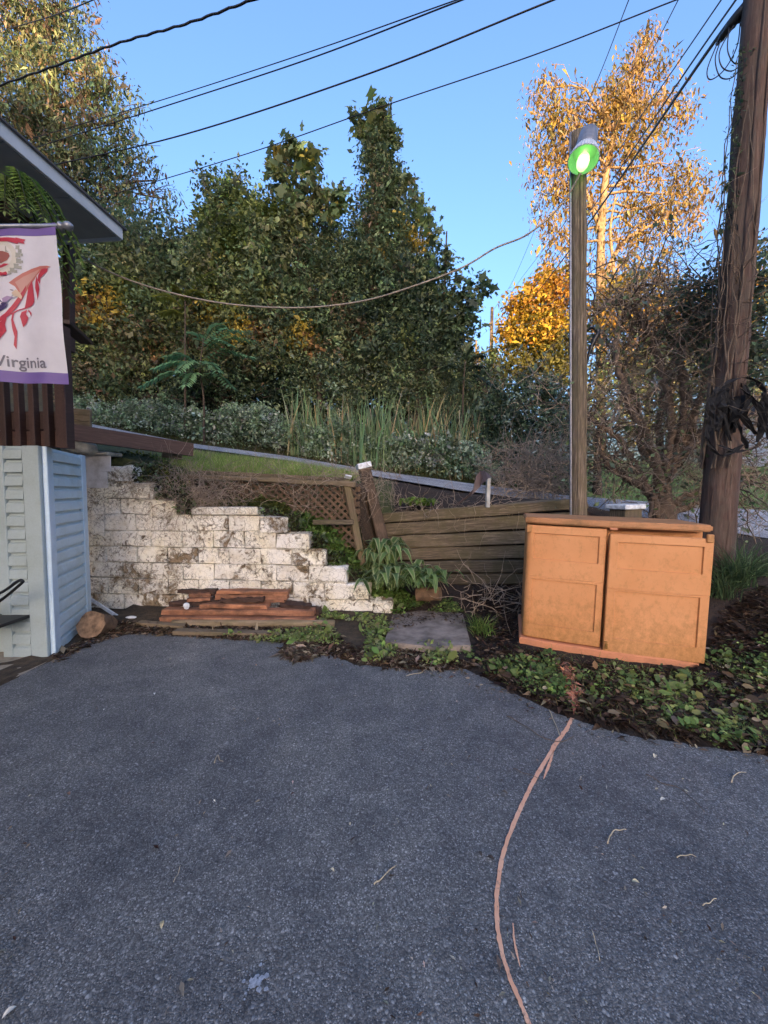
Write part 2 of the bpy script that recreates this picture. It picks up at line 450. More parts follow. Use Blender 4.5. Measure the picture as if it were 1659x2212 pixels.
def ground_mat():
    m, t, b, o = nodes('ground_soil'); co = coords(t, 'World', rand=False)
    a = N_(t, 'ShaderNodeVertexColor'); a.layer_name = 'Col'
    n1 = ramp(t, noise(t, co, 14, 8, .72), [(.3, (.4, .4, .4)), (.5, (1, 1, 1)), (.72, (1.9, 1.8, 1.6))])
    n2 = ramp(t, noise(t, co, 1.7, 5, .6), [(.3, (.7, .7, .7)), (.7, (1.3, 1.3, 1.3))])
    col = mix(t, 1, mix(t, 1, a.outputs[0], n1, 'MULTIPLY'), n2, 'MULTIPLY')
    t.links.new(col, b.inputs['Base Color']); b.inputs['Roughness'].default_value = .95
    bump(t, b, noise(t, co, 30, 8, .75), 1.0, .03)
    return m
MT['ground'] = ground_mat()

def peeling_mat():
    m, t, b, o = nodes('peeling_white_paint'); co = coords(t, 'World', rand=False)
    oi = t.nodes.new('ShaderNodeObjectInfo')
    white = ramp(t, noise(t, co, 2.2, 4, .6), [(.3, (.76, .75, .73)), (.5, (.84, .81, .73)), (.72, (.85, .79, .60))])
    tone = ramp(t, oi.outputs['Random'], [(0, (.90, .89, .87)), (1, (1.04, 1.03, 1.0))])
    white = mix(t, 1, white, tone, 'MULTIPLY')
    # cracked flakes
    wv = t.nodes.new('ShaderNodeVectorMath'); wv.operation = 'ADD'
    nz = N_(t, 'ShaderNodeTexNoise'); nz.inputs['Scale'].default_value = 9; t.links.new(co, nz.inputs['Vector'])
    sc2 = t.nodes.new('ShaderNodeVectorMath'); sc2.operation = 'SCALE'; sc2.inputs['Scale'].default_value = .12
    t.links.new(nz.outputs['Color'], sc2.inputs[0]); t.links.new(co, wv.inputs[0]); t.links.new(sc2.outputs[0], wv.inputs[1])
    vo = N_(t, 'ShaderNodeTexVoronoi', feature='DISTANCE_TO_EDGE'); vo.inputs['Scale'].default_value = 17; t.links.new(wv.outputs[0], vo.inputs['Vector'])
    crack = ramp(t, vo.outputs['Distance'], [(.0, (1, 1, 1)), (.05, (0, 0, 0))])
    crmask = ramp(t, noise(t, co, 3.3, 4, .6), [(.36, (0, 0, 0)), (.56, (.9, .9, .9))])
    crk = mix(t, 1, crack, crmask, 'MULTIPLY')
    # peeled patches, more of them low on the wall
    sep = t.nodes.new('ShaderNodeSeparateXYZ'); t.links.new(co, sep.inputs[0])
    low = t.nodes.new('ShaderNodeMapRange'); low.inputs[1].default_value = 0; low.inputs[2].default_value = 1.5; low.inputs[3].default_value = .055; low.inputs[4].default_value = -.045
    t.links.new(sep.outputs[2], low.inputs[0])
    pn = noise(t, co, 6.5, 12, .74, 1.1)
    ad = t.nodes.new('ShaderNodeMath'); ad.operation = 'ADD'; t.links.new(pn, ad.inputs[0]); t.links.new(low.outputs[0], ad.inputs[1])
    ad2 = t.nodes.new('ShaderNodeMath'); ad2.operation = 'ADD'; t.links.new(ad.outputs[0], ad2.inputs[0])
    rr = t.nodes.new('ShaderNodeMapRange'); rr.inputs[3].default_value = -.05; rr.inputs[4].default_value = .05; t.links.new(oi.outputs['Random'], rr.inputs[0]); t.links.new(rr.outputs[0], ad2.inputs[1])
    big = t.nodes.new('ShaderNodeMapRange'); big.inputs[1].default_value = .35; big.inputs[2].default_value = .65; big.inputs[3].default_value = -.07; big.inputs[4].default_value = .06
    t.links.new(noise(t, co, 1.6, 3, .5), big.inputs[0])
    ad3 = t.nodes.new('ShaderNodeMath'); ad3.operation = 'ADD'; t.links.new(ad2.outputs[0], ad3.inputs[0]); t.links.new(big.outputs[0], ad3.inputs[1])
    peel = ramp(t, ad3.outputs[0], [(.552, (0, 0, 0)), (.615, (1, 1, 1))])
    fl = noise(t, co, 26, 8, .75, .6); ad4 = t.nodes.new('ShaderNodeMath'); ad4.operation = 'ADD'; t.links.new(fl, ad4.inputs[0]); t.links.new(big.outputs[0], ad4.inputs[1])
    flk = ramp(t, ad4.outputs[0], [(.555, (0, 0, 0)), (.62, (.85, .85, .85))])
    peel = mix(t, 1, peel, flk, 'LIGHTEN')
    dirt = ramp(t, noise(t, co, 13, 6, .7), [(.3, (.04, .032, .018)), (.45, (.14, .10, .055)), (.6, (.30, .22, .14)), (.75, (.12, .12, .04))])
    stain = ramp(t, noise(t, co, 6, 8, .7), [(.46, (0, 0, 0)), (.70, (.5, .5, .5))])
    col = mix(t, stain, white, (.36, .27, .13))
    col = mix(t, crk, col, (.07, .055, .035))
    col = mix(t, peel, col, dirt)
    t.links.new(col, b.inputs['Base Color']); b.inputs['Roughness'].default_value = .85
    h = mix(t, 1, peel, (1, 1, 1), 'DIFFERENCE')
    p = bump(t, b, h, .9, .008)
    bump(t, b, noise(t, co, 40, 6, .7), .35, .006, p)
    return m
MT['peel'] = peeling_mat()

def flat_paint(name, c, dirt=(.1, .09, .05), amt=.35, rough=.5, ns=5.0):
    m, t, b, o = nodes(name); co = coords(t, 'World', rand=False)
    d = ramp(t, noise(t, co, ns, 8, .7), [(.45, (0, 0, 0)), (.8, (amt, amt, amt))])
    fine = ramp(t, noise(t, co, 60, 4, .7), [(.3, (.93, .93, .93)), (.7, (1.05, 1.05, 1.05))])
    col = mix(t, 1, mix(t, d, c, dirt), fine, 'MULTIPLY')
    t.links.new(col, b.inputs['Base Color']); b.inputs['Roughness'].default_value = rough
    bump(t, b, noise(t, co, 120, 3, .6), .12, .002)
    return m
MT['siding'] = flat_paint('blue_vinyl', (.50, .62, .67), (.26, .30, .22), .55, .45, 3.0)
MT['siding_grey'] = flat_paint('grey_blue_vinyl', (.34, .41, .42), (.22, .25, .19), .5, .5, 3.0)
MT['trim'] = flat_paint('blue_trim', (.52, .66, .76), (.30, .34, .26), .4, .4, 3.0)
def cabinet_mat():
    m, t, b, o = nodes('orange_plastic'); co = coords(t, rand=False)
    base = ramp(t, noise(t, co, 1.7, 4, .55), [(.3, (.58, .25, .088)), (.7, (.68, .32, .135))])
    sep = t.nodes.new('ShaderNodeSeparateXYZ'); t.links.new(co, sep.inputs[0])
    mr = t.nodes.new('ShaderNodeMapRange'); mr.inputs[1].default_value = .05; mr.inputs[2].default_value = .55; mr.inputs[3].default_value = .16; mr.inputs[4].default_value = -.03; t.links.new(sep.outputs[2], mr.inputs[0])
    st = coords(t, scale=(1, 1, .75), rand=False); n = noise(t, st, 17, 13, .80)
    ad = t.nodes.new('ShaderNodeMath'); ad.operation = 'ADD'; t.links.new(n, ad.inputs[0]); t.links.new(mr.outputs[0], ad.inputs[1])
    g = ramp(t, ad.outputs[0], [(.48, (0, 0, 0)), (.78, (.8, .8, .8))])
    col = mix(t, g, base, (.26, .13, .028))
    sp = ramp(t, noise(t, co, 70, 3, .6), [(.74, (0, 0, 0)), (.78, (.7, .7, .7))])
    col = mix(t, sp, col, (.08, .045, .015))
    sc_ = ramp(t, noise(t, coords(t, scale=(3, 1, 30), rand=False), 5, 6, .7), [(.70, (0, 0, 0)), (.76, (.22, .22, .22))])
    col = mix(t, sc_, col, (.80, .52, .32))
    t.links.new(col, b.inputs['Base Color']); b.inputs['Roughness'].default_value = .5
    bump(t, b, noise(t, co, 140, 3, .6), .18, .002)
    return m
MT['cab'] = cabinet_mat()
MT['cab_lid'] = flat_paint('orange_plastic_lid', (.46, .21, .085), (.12, .075, .022), .95, .6, 6)
MT['cab_base'] = flat_paint('pink_orange_plastic', (.60, .245, .12), (.22, .10, .05), .5, .6, 6)
def worn_paint():
    m, t, b, o = nodes('worn_orange_paint'); co = coords(t, 'World', rand=False)
    v = N_(t, 'ShaderNodeTexVoronoi'); v.inputs['Scale'].default_value = 130; t.links.new(co, v.inputs['Vector'])
    gap = ramp(t, v.outputs['Distance'], [(.45, (0, 0, 0)), (.75, (.8, .8, .8))])
    wear = ramp(t, noise(t, co, 30, 8, .75), [(.50, (0, 0, 0)), (.62, (.9, .9, .9))])
    c0 = ramp(t, noise(t, co, 12, 5, .6), [(.3, (.72, .35, .20)), (.7, (.80, .46, .29))])
    col = mix(t, mix(t, 1, gap, wear, 'MULTIPLY'), c0, (.11, .10, .10))
    t.links.new(col, b.inputs['Base Color']); b.inputs['Roughness'].default_value = .8
    return m
MT['paint_line'] = worn_paint()
MT['brass'] = plain('rusty_latch', (.30, .17, .05), .5, .6, var=.4, scale=40)

# ------------------------------------------------------------------ ground and roads
class Rbf:
    def __init__(s, pts):
        A = np.array(pts, float); s.X = A[:, :2]; z = A[:, 2]
        D = np.linalg.norm(s.X[:, None] - s.X[None], axis=2); n = len(A)
        M = np.zeros((n + 1, n + 1)); M[:n, :n] = -D - np.eye(n) * 1e-3; M[:n, n] = 1; M[n, :n] = 1
        s.w = np.linalg.solve(M, np.append(z, 0))
    def __call__(s, x, y):
        sh = np.shape(x); q = np.stack([np.ravel(x), np.ravel(y)], 1)
        out = np.empty(len(q))
        for i in range(0, len(q), 20000):
            D = np.linalg.norm(q[i:i + 20000, None] - s.X[None], axis=2); out[i:i + 20000] = -D @ s.w[:-1] + s.w[-1]
        return out.reshape(sh)

far_e = [U(*p) for p in [(140, 905, 11.2), (415, 958, 10.5), (620, 985, 10.2), (820, 1018, 9.9), (1060, 1050, 9.6), (1220, 1070, 9.4), (1659, 1103, 9.3)]]
near_e = [U(*p) for p in [(140, 918, 10.1), (415, 967, 9.2), (620, 994, 8.4), (800, 1027, 7.7), (1000, 1060, 7.1), (1220, 1089, 6.7), (1659, 1163, 6.0)]]
far_e = [far_e[0] + Vector((-9, 1.5, 1.2))] + far_e + [far_e[-1] + Vector((12, -1.5, -.9))]
near_e = [near_e[0] + Vector((-9, 1.5, 1.2))] + near_e + [near_e[-1] + Vector((14, -2.0, -.9))]
FE = np.array([tuple(p) for p in far_e]); NE = np.array([tuple(p) for p in near_e])
def road_edge(x):
    return (np.interp(x, NE[:, 0], NE[:, 1]), np.interp(x, NE[:, 0], NE[:, 2]), np.interp(x, FE[:, 0], FE[:, 1]), np.interp(x, FE[:, 0], FE[:, 2]))

edge_px = [(-60, 1510), (0, 1477), (60, 1450), (112, 1424), (150, 1404), (190, 1384), (235, 1372), (290, 1364), (380, 1371), (450, 1376), (520, 1382), (600, 1384),
           (640, 1402), (700, 1402), (735, 1418), (765, 1436), (850, 1443), (930, 1446), (1000, 1442), (1050, 1466), (1120, 1502), (1200, 1540), (1300, 1574), (1400, 1594), (1500, 1608), (1600, 1622), (1680, 1636)]
edge_w = [P0(x, y) for x, y in edge_px]
low_pts = [(p.x, p.y, .012) for p in edge_w]
low_pts += [(-6, 3.5, .0), (-4, 4.4, .03), (-3, 4.75, .05), (-2, 4.7, .04), (-1, 4.65, .03), (0, 4.6, .05)]
low_pts += [tuple(U(836, 1238, 6.0)), tuple(U(980, 1255, 5.7)), tuple(U(1129, 1264, 5.3)), tuple(U(1225, 1262, 5.1)), tuple(U(930, 1320, 4.75)), tuple(U(1080, 1330, 4.55)), tuple(U(1100, 1390, 3.85))]
bank = [U(1122, 1386, 3.75), U(1300, 1420, 3.45), U(1500, 1443, 3.25), U(1560, 1420, 3.3), U(1640, 1440, 3.1), U(1600, 1340, 3.75), U(1640, 1260, 4.2), U(1545, 1205, 4.4), U(1640, 1190, 4.9), U(1400, 1230, 4.5), U(1659, 1166, 5.8)]
bank_pts = [tuple(p) for p in bank] + [(5, 2.0, .35), (7, 2.5, .6), (8, 0, .3), (4.5, 0, .1), (8.5, 4.5, .8)]
low_pts += bank_pts
far_pts = [(-40, 30, 11), (-15, 18, 6.8), (-12, 12.5, 4.9), (-8, 14, 5.1), (-3, 14, 4.5), (1, 14, 3.6), (4, 14, 3.0), (0, 30, 6), (8, 12.5, 1.9), (12, 16, 2.8), (9, 18, 2.9), (20, 18, 2.6), (25, 30, 3.6), (10, 40, 4.5), (-20, 60, 10), (30, 70, 5), (80, 20, 3), (-80, 40, 14), (0, 200, 12), (150, 150, 8), (-150, 150, 18), (150, 0, 2), (-14, 9.8, 4.3)]
up_pts = [tuple(U(*p)) for p in [(240, 985, 5.12), (200, 978, 5.1), (150, 965, 5.1), (300, 1005, 5.15), (345, 1035, 5.1), (390, 1060, 5.05), (420, 1092, 4.95), (560, 1094, 4.92), (600, 1108, 4.9), (640, 1135, 4.9), (690, 1180, 4.9), (725, 1215, 4.85), (765, 1258, 4.8), (800, 1292, 4.75), (840, 1325, 4.7), (330, 1000, 5.5), (430, 1003, 6.3), (420, 1022, 5.45), (600, 1034, 5.45), (740, 1046, 5.45), (600, 1012, 6.4), (730, 1024, 6.4), (790, 1045, 6.3), (770, 1200, 5.4), (800, 1175, 5.7), (815, 1230, 5.4), (836, 1108, 6.15), (980, 1099, 5.8), (1129, 1091, 5.4), (1225, 1088, 5.2), (420, 1094, 5.24), (500, 1096, 5.18), (560, 1100, 5.14), (620, 1122, 5.10), (680, 1165, 5.05), (730, 1195, 5.02), (900, 1072, 6.7), (1050, 1080, 6.2), (200, 962, 6.5), (100, 955, 6.5)]]
up_pts += [tuple(U(1440, 1125, 5.6)), tuple(U(1350, 1125, 5.2)), (-6, 5.3, 2.0)] + bank_pts + far_pts
for x in np.arange(-12, 14, .9):
    yn, zn, yf, zf = road_edge(x); up_pts += [(x, yn - .1, zn - .03), (x, yf + .1, zf - .02)]
zlow = Rbf(low_pts); zup = Rbf(up_pts)

WL, WR = Vector((-3.95, 5.04, 0)), Vector((0.11, 4.70, 0))         # foot of the block wall
TB = [(0.047, 6.0), (1.92, 5.3), (2.47, 5.1), (2.8, 5.0)]          # line of the timber wall
edge_np = np.array([(p.x, p.y) for p in edge_w])
def y_edge(x): return np.interp(x, edge_np[:, 0], edge_np[:, 1])

def gz(x, y):
    x = np.asarray(x, float); y = np.asarray(y, float)
    zl = zlow(x, y); zu = zup(x, y)
    yb = np.where(x < .08, 4.70 + (x - .11) * (5.04 - 4.70) / (-3.95 - .11) + .14, np.interp(x, [p[0] for p in TB], [p[1] + .1 for p in TB]))
    z = np.where((y > yb) | (x > 2.8), zu, zl)
    z = np.where((x < -3.4) & (y < 5.1), 0.0, z)
    # below the driveway
    inside = y < y_edge(x) + .0
    z = np.where(inside & (x < 3.5), np.minimum(z, -.03), z)
    z = np.where((y < 1.5) & (x < 8) , np.minimum(z, -.03), z)
    yn, zn, yf, zf = road_edge(x)
    f = np.clip((y - yn) / (yf - yn), 0, 1)
    inr = (y > yn - .12) & (y < yf + .12)
    z = np.where(inr, zn + (zf - zn) * f - .05, z)
    # unseen ridge, added behind the viewer to block the sun, higher on the left
    shade_ridge = np.clip((-y - 30) / 150.0, 0, 1); shade_ridge = shade_ridge * shade_ridge * (3 - 2 * shade_ridge)
    H = 21.0 + 13.5 * (1 / (1 + np.exp(np.clip((x - 18.5) / 1.6, -40, 40))))
    z = np.where(y < -30, z + shade_ridge * H, z)
    return z

def axis_vals(lo, a, b, hi, st):
    mid = list(np.arange(a, b, st)); up = []; v = b; s = st
    while v < hi: up.append(v); s *= 1.16; v += s
    up.append(hi); dn = []; v = a - st; s = st
    while v > lo: dn.append(v); s *= 1.16; v -= s
    dn.append(lo)
    return np.array(dn[::-1] + mid + up)
gx = axis_vals(-260, -6, 8, 260, .1); gy = axis_vals(-260, 1.6, 11.5, 300, .1)
GX, GY = np.meshgrid(gx, gy); GZ = gz(GX, GY)
_gz_exact = gz; _GZ0 = GZ.copy()
def gz(x, y):
    x = np.asarray(x, float); y = np.asarray(y, float)
    i = np.clip(np.searchsorted(gx, x) - 1, 0, len(gx) - 2); j = np.clip(np.searchsorted(gy, y) - 1, 0, len(gy) - 2)
    u = np.clip((x - gx[i]) / (gx[i + 1] - gx[i]), 0, 1); v = np.clip((y - gy[j]) / (gy[j + 1] - gy[j]), 0, 1)
    return (_GZ0[j, i] * (1 - u) + _GZ0[j, i + 1] * u) * (1 - v) + (_GZ0[j + 1, i] * (1 - u) + _GZ0[j + 1, i + 1] * u) * v
GZ = GZ + np.where((GY > 2) & (GY < 30), RNG.normal(0, .006, GZ.shape), 0)
V = np.stack([GX, GY, GZ], -1).reshape(-1, 3)
nx, ny = len(gx), len(gy)
ii = (np.arange(ny - 1)[:, None] * nx + np.arange(nx - 1)[None]).ravel()
F = np.stack([ii, ii + 1, ii + nx + 1, ii + nx], -1)
mulch = np.array([.030, .019, .013]); soil = np.array([.060, .043, .026]); grassy = np.array([.060, .070, .022]); lawn = np.array([.095, .16, .035]); under = np.array([.035, .032, .016])
x_, y_ = V[:, 0], V[:, 1]
cols = np.tile(mulch, (len(V), 1))
yn, zn, yf, zf = road_edge(x_)
cols[(x_ < .3) & (y_ < 5.2)] = soil
cols[(y_ > 5.2) & (y_ < yn) & (x_ < .1)] = grassy
cols[(y_ > yf) & (x_ < 5.0)] = under
cols[(y_ > yf) & (x_ >= 5.0)] = lawn
cols[(y_ > 24)] = under * 1.3
cols[(y_ < -9)] = under
tag(obj('ground', V, F, MT['ground'], cols=cols, smooth=True), kind='structure', label='dark mulch and soil ground with grassy upper bank')

# driveway sheet with a crumbled edge
pl = []
for a, b in zip(edge_w[:-1], edge_w[1:]):
    n = max(2, int((b - a).length / .035))
    for i in range(n): pl.append(a.lerp(b, i / n))
pl.append(edge_w[-1])
j = np.convolve(RNG.normal(0, 1, len(pl) + 4), np.ones(3) / 3, 'same')[:len(pl)] * .016
pl = [Vector((p.x, p.y + float(jj), 0)) for p, jj in zip(pl, j)]
poly = [Vector((-11, pl[0].y - .2, 0))] + pl + [Vector((9, 1.0, 0)), Vector((9, -11, 0)), Vector((-11, -11, 0))]
bm = bmesh.new(); f = bm.faces.new([bm.verts.new(p) for p in poly]); bmesh.ops.triangulate(bm, faces=[f])
ext = bmesh.ops.extrude_face_region(bm, geom=bm.faces[:])
for v in [g for g in ext['geom'] if isinstance(g, bmesh.types.BMVert)]: v.co.z -= .05
bmesh.ops.recalc_face_normals(bm, faces=bm.faces[:])
me = bpy.data.meshes.new('driveway'); bm.to_mesh(me); bm.free(); me.materials.append(MT['asphalt'])
tag(link(bpy.data.objects.new('driveway', me)), kind='structure', label='dark grey asphalt driveway with exposed aggregate')

# the road behind, a ribbon with a small crown
xs = np.linspace(-14, 20, 120); yn, zn, yf, zf = road_edge(xs); k = 6
V = []
for i in range(len(xs)):
    for q in range(k + 1):
        f = q / k; V.append((xs[i], yn[i] + (yf[i] - yn[i]) * f + (RNG.normal(0, .02) if q in (0, k) else 0), zn[i] + (zf[i] - zn[i]) * f + .03 * math.sin(math.pi * f)))
F = np.array([[i * (k + 1) + q, (i + 1) * (k + 1) + q, (i + 1) * (k + 1) + q + 1, i * (k + 1) + q + 1] for i in range(len(xs) - 1) for q in range(k)])
tag(obj('road', np.array(V), F, MT['road'], smooth=True), kind='structure', label='pale grey road climbing to the left behind the walls')

def G(x, y, dmax=30.0):
    """photo positions -> where the sight line meets the ground (arrays)"""
    x = np.atleast_1d(np.asarray(x, float)); y = np.atleast_1d(np.asarray(y, float))
    a = (x - CX) / FPX; b = (CY - y) / FPX
    fw = math.cos(PITCH) + b * math.sin(PITCH); up = (b * math.cos(PITCH) - math.sin(PITCH)) / fw; a = a / fw
    hit = np.full(len(x), np.nan); d = np.full(len(x), .8)
    for i in range(330):
        z = CAM_H + up * d; g = np.maximum(gz(a * d, d), np.where((d < y_edge(a * d)), 0, -9))
        done = (z <= g) & np.isnan(hit); hit[done] = d[done]
        d = d + np.where(np.isnan(hit), .02 + d * .006, 0)
        if not np.isnan(hit).any() or d.max() > dmax: break
    hit = np.where(np.isnan(hit), d, hit)
    X = a * hit
    return np.stack([X, hit, np.maximum(gz(X, hit), np.where(hit < y_edge(X), 0.0, -9))], 1)
# ------------------------------------------------------------------ block retaining wall
wdir = (WR - WL).normalized(); wlen = (WR - WL).length; wn = Vector((wdir.y, -wdir.x, 0))     # wn points to the viewer
wall = empty('retaining_wall', (WL + WR) / 2, 'stepped block retaining wall with peeling white paint beside the blue siding', 'wall')
BH, BL = .2095, .415
def wall_u(xpx):
    """length along the wall at which the sight line through photo column xpx meets it"""
    a = (xpx - CX) / FPX
    t = (a * WL.y - WL.x) / (wdir.x - a * wdir.y)
    return t
ends = [848, 799, 748, 704, 670, 619, 381, 334, 290]
wrot = math.atan2(wdir.y, wdir.x)
for k, e in enumerate(ends):
    u = -.1 - (0 if k % 2 else BL / 2); ue = wall_u(e); zc = .0 + BH * (k + .5)
    cuts = []
    while u < ue - .05:
        w = BL
        if ue - (u + w) < .17: w = ue - u
        cuts.append((u, w)); u += w
    for n, (u0, w) in enumerate(cuts):
        last = n == len(cuts) - 1
        proud = (.035 if last else 0) + random.uniform(-.004, .007)
        c = WL + wdir * (u0 + w / 2) + wn * (proud - .095) + Vector((0, 0, zc - (.012 if last and k > 0 else 0)))
        rz = wrot + random.uniform(-.006, .006)
        o = jbox('block', (w - .006, .19, BH - (.006 if not last else .0)), MT['peel'], .010 if not last else .02, k * 50 + n, .0045 if not last else .012, wall, Matrix.Translation(c) @ Euler((random.uniform(-.010, .010), random.uniform(-.007, .007), rz)).to_matrix().to_4x4())
u0, u1 = wall_u(414), wall_u(558)
for a, b in ((u0, (u0 + u1) / 2), ((u0 + u1) / 2, u1)):
    slab('cap_block', WL + wdir * ((a + b) / 2) + wn * (.03 - .095) + Vector((0, 0, 6 * BH + .05)), (b - a - .004, .2, .098), MT['peel'], wall, (0, 0, wrot), .012)
# smooth rendered end of the wall by the house
MT['render'] = flat_paint('grey_render', (.64, .62, .61), (.22, .19, .14), .8, .85, 6)
ue = wall_u(243)
for k in range(5):
    slab('rendered_panel', WL + wdir * ((ue - .6) / 2) + wn * (.004 + .001 * k) + Vector((0, 0, 2.02 - .21 * (k + .5))), (ue + .6 - .06 * k - .04 * (k % 2), .012, .208), MT['render'] if k < 2 else MT['peel'], wall, (0, 0, wrot), .003)
slab('coping', WL + wdir * ((ue - .6) / 2) + wn * (-.08) + Vector((0, 0, 2.05)), (ue + .6, .26, .05), MT['stone'], wall, (0, .02, wrot), .012)

# ------------------------------------------------------------------ timber wall
twall = empty('timber_wall', U(980, 1250, 5.7), 'mossy timber plank wall leaning behind the orange cabinet', 'wall')
seamsL = [(836, 1107), (836, 1130), (836, 1158), (836, 1184), (836, 1212), (836, 1238), (836, 1262)]
seamsR = [(1129, 1083), (1129, 1111), (1129, 1143), (1129, 1177), (1129, 1206.5), (1129, 1236), (1129, 1262)]
for k in range(6):
    l0, l1 = U(*seamsL[k], 6.0), U(*seamsL[k + 1], 6.0); r0, r1 = U(*seamsR[k], 5.3), U(*seamsR[k + 1], 5.3)
    a = (l0 + l1) / 2; b = (r0 + r1) / 2; dv = (b - a)
    h = ((l0 - l1).length + (r0 - r1).length) / 2 - .012
    off = Vector((.3, .9, 0)).normalized() * (.03 * random.uniform(-.6, 1) + .012 * (k % 2))
    rough_board('plank', a - dv * .02 + off, b + dv * (.36 + .04 * random.random()) + off, h - .008, .13, MT['old'], twall, seed=k, amp=.0065, seg=16, c=.012)
board('stake', U(925, 1100, 5.9), U(925, 1265, 5.9), .08, .1, MT['old_z'], twall, up=(0, 1, 0)).hide_render = False

# posts and lattice
def leaning_post(name, top, bot, w, mat, label, cat='post', cap=None, group=None):
    r = empty(name, bot, label, cat, group)
    m = (top - bot); zaxis = m.normalized(); x = Vector((1, .25, 0)); y = zaxis.cross(x).normalized(); x = y.cross(zaxis)
    mm = Matrix((x, y, zaxis)).transposed().to_4x4(); mm.translation = (top + bot) / 2
    me = cbox_mesh(w, w, m.length, .012, mat, 'shaft'); link(bpy.data.objects.new('shaft', me), r, mm)
    if cap:
        mc = mm.copy(); mc.translation = top + zaxis * (cap[1] / 2 - .02)
        me = cbox_mesh(cap[0], cap[0], cap[1], .01, cap[2], 'cap'); link(bpy.data.objects.new('cap', me), r, mc)
    return r
leaning_post('fence_post', U(786, 1010, 5.75), U(834, 1200, 5.75), .165, MT['post_dark'], 'thick dark post leaning left with white metal cap, beside the lattice', cap=(.205, .085, MT['white_metal']))
leaning_post('lattice_post', U(747, 1037, 5.1), U(783, 1220, 5.15), .098, MT['old_z'], 'slim weathered post leaning left at the lattice corner')
leaning_post('capped_post', U(1351, 1096, 4.75), U(1351, 1200, 4.75), .25, MT['lamp_post'], 'short square post with flat white cap behind the cabinet', cap=(.31, .06, MT['white_metal']))
tile = slab('metal_plate', U(752, 1030, 5.15), (.09, .02, .06), MT['white_metal'], None, (.9, .2, .3), .003)
tag(tile, 'small bright metal plate on the end of the lattice rail', 'plate')

def lattice(name, TL, TR, BR, BL_, label, step=.115, sw=.036, clip_bottom=None):
    r = empty(name, BL_, label, 'lattice fence')
    ux = (TR - TL); W = ux.length; ux.normalize(); H = ((BL_ - TL).length + (BR - TR).length) / 2
    uz = (TL - BL_).normalized(); nrm_ = ux.cross(uz).normalized()
    if nrm_.y > 0: nrm_ = -nrm_
    for s in (0, 1):
        k = -H
        while k < W:
            # diagonal from (k,0) to (k+H,H), mirrored for s=1, clipped to the panel
            pts = []
            for v in (0.0, 1.0):
                pts.append([k + v * H, v * H])
            (x0, y0), (x1, y1) = pts
            if x0 < 0: y0 += -x0; x0 = 0
            if x1 > W: y1 -= x1 - W; x1 = W
            if x1 - x0 > .06:
                if s: y0, y1 = H - y0, H - y1
                def bot(x): return BL_ + (BR - BL_) * (x / W)
                p = bot(x0) + uz * y0 + nrm_ * (.012 * s); q = bot(x1) + uz * y1 + nrm_ * (.012 * s)
                board('slat', p, q, sw, .009, MT['lattice'], r, up=nrm_.cross((q - p).normalized()), c=.002)
            k += step
    return r, ux, uz
L1, ux, uz = lattice('lattice_fence', U(412, 1034, 5.35), U(748, 1050, 5.12), U(775, 1182, 5.12), U(412, 1172, 5.35), 'long sagging brown lattice panel above the block wall', .098)
rough_board('top_rail', U(412, 1029, 5.33), U(770, 1047, 5.08), .062, .12, MT['grey_board'], L1, seed=3, amp=.005)
board('top_rail', U(430, 1020, 5.55), U(745, 1036, 5.35), .05, .10, MT['old'], L1)
board('mid_rail', U(676, 1128, 5.0), U(764, 1128, 5.02), .06, .06, MT['old'], L1)
L2, ux, uz = lattice('lattice_fence', U(760, 1048, 5.15), U(796, 1042, 5.95), U(822, 1205, 5.95), U(796, 1228, 5.15), 'narrow lattice panel between the two leaning posts', .085, .03)

# metal flashing bent over a stake
fl = [(905, 230), (925, 130), (960, 85), (1000, 90), (1050, 132), (1020, 150), (970, 195), (960, 212), (890, 280), (800, 345), (740, 375), (850, 290)]
pts = []
for i, (cx, cy) in enumerate(fl):
    x, y = 777.7 + cx * .2708, 993.7 + cy * .2708
    pts.append(U(x, y, 5.25 + .10 * math.sin(i * 1.1) + (.06 if cy < 120 else 0)))
bm = bmesh.new(); f = bm.faces.new([bm.verts.new(p) for p in pts]); bmesh.ops.triangulate(bm, faces=[f])
e = bmesh.ops.extrude_face_region(bm, geom=bm.faces[:])
for v in [g for g in e['geom'] if isinstance(g, bmesh.types.BMVert)]: v.co.y += .006
bmesh.ops.recalc_face_normals(bm, faces=bm.faces[:]); me = bpy.data.meshes.new('flashing'); bm.to_mesh(me); bm.free(); me.materials.append(MT['brown_metal'])
tag(link(bpy.data.objects.new('flashing', me)), 'bent strip of brown metal flashing twisted over the timber wall', 'flashing')
tag(board('stake', U(1055, 1033, 5.4), U(1053, 1096, 5.4), .07, .05, plain('pale_stake', (.42, .42, .40), .8), None, up=(0, 1, 0)), 'short pale stake standing behind the bent brown flashing', 'stake')

# flagstone
fs = [(848, 1326), (905, 1318), (1000, 1324), (1018, 1394), (930, 1398), (830, 1386)]
pts = [P0(x, y, .075) for x, y in fs]
bm = bmesh.new(); f = bm.faces.new([bm.verts.new(p) for p in pts])
e = bmesh.ops.extrude_face_region(bm, geom=[f])
for v in [g for g in e['geom'] if isinstance(g, bmesh.types.BMVert)]: v.co.z -= .09
bmesh.ops.recalc_face_normals(bm, faces=bm.faces[:]); bmesh.ops.bevel(bm, geom=bm.edges[:], offset=.01, segments=2, affect='EDGES')
me = bpy.data.meshes.new('flagstone'); bm.to_mesh(me); bm.free(); me.materials.append(plain('slate', (.20, .165, .135), .9, var=.6, scale=6, bmp=.6))
tag(link(bpy.data.objects.new('flagstone', me)), 'flat rectangular stone slab lying at the driveway edge', 'stone slab')

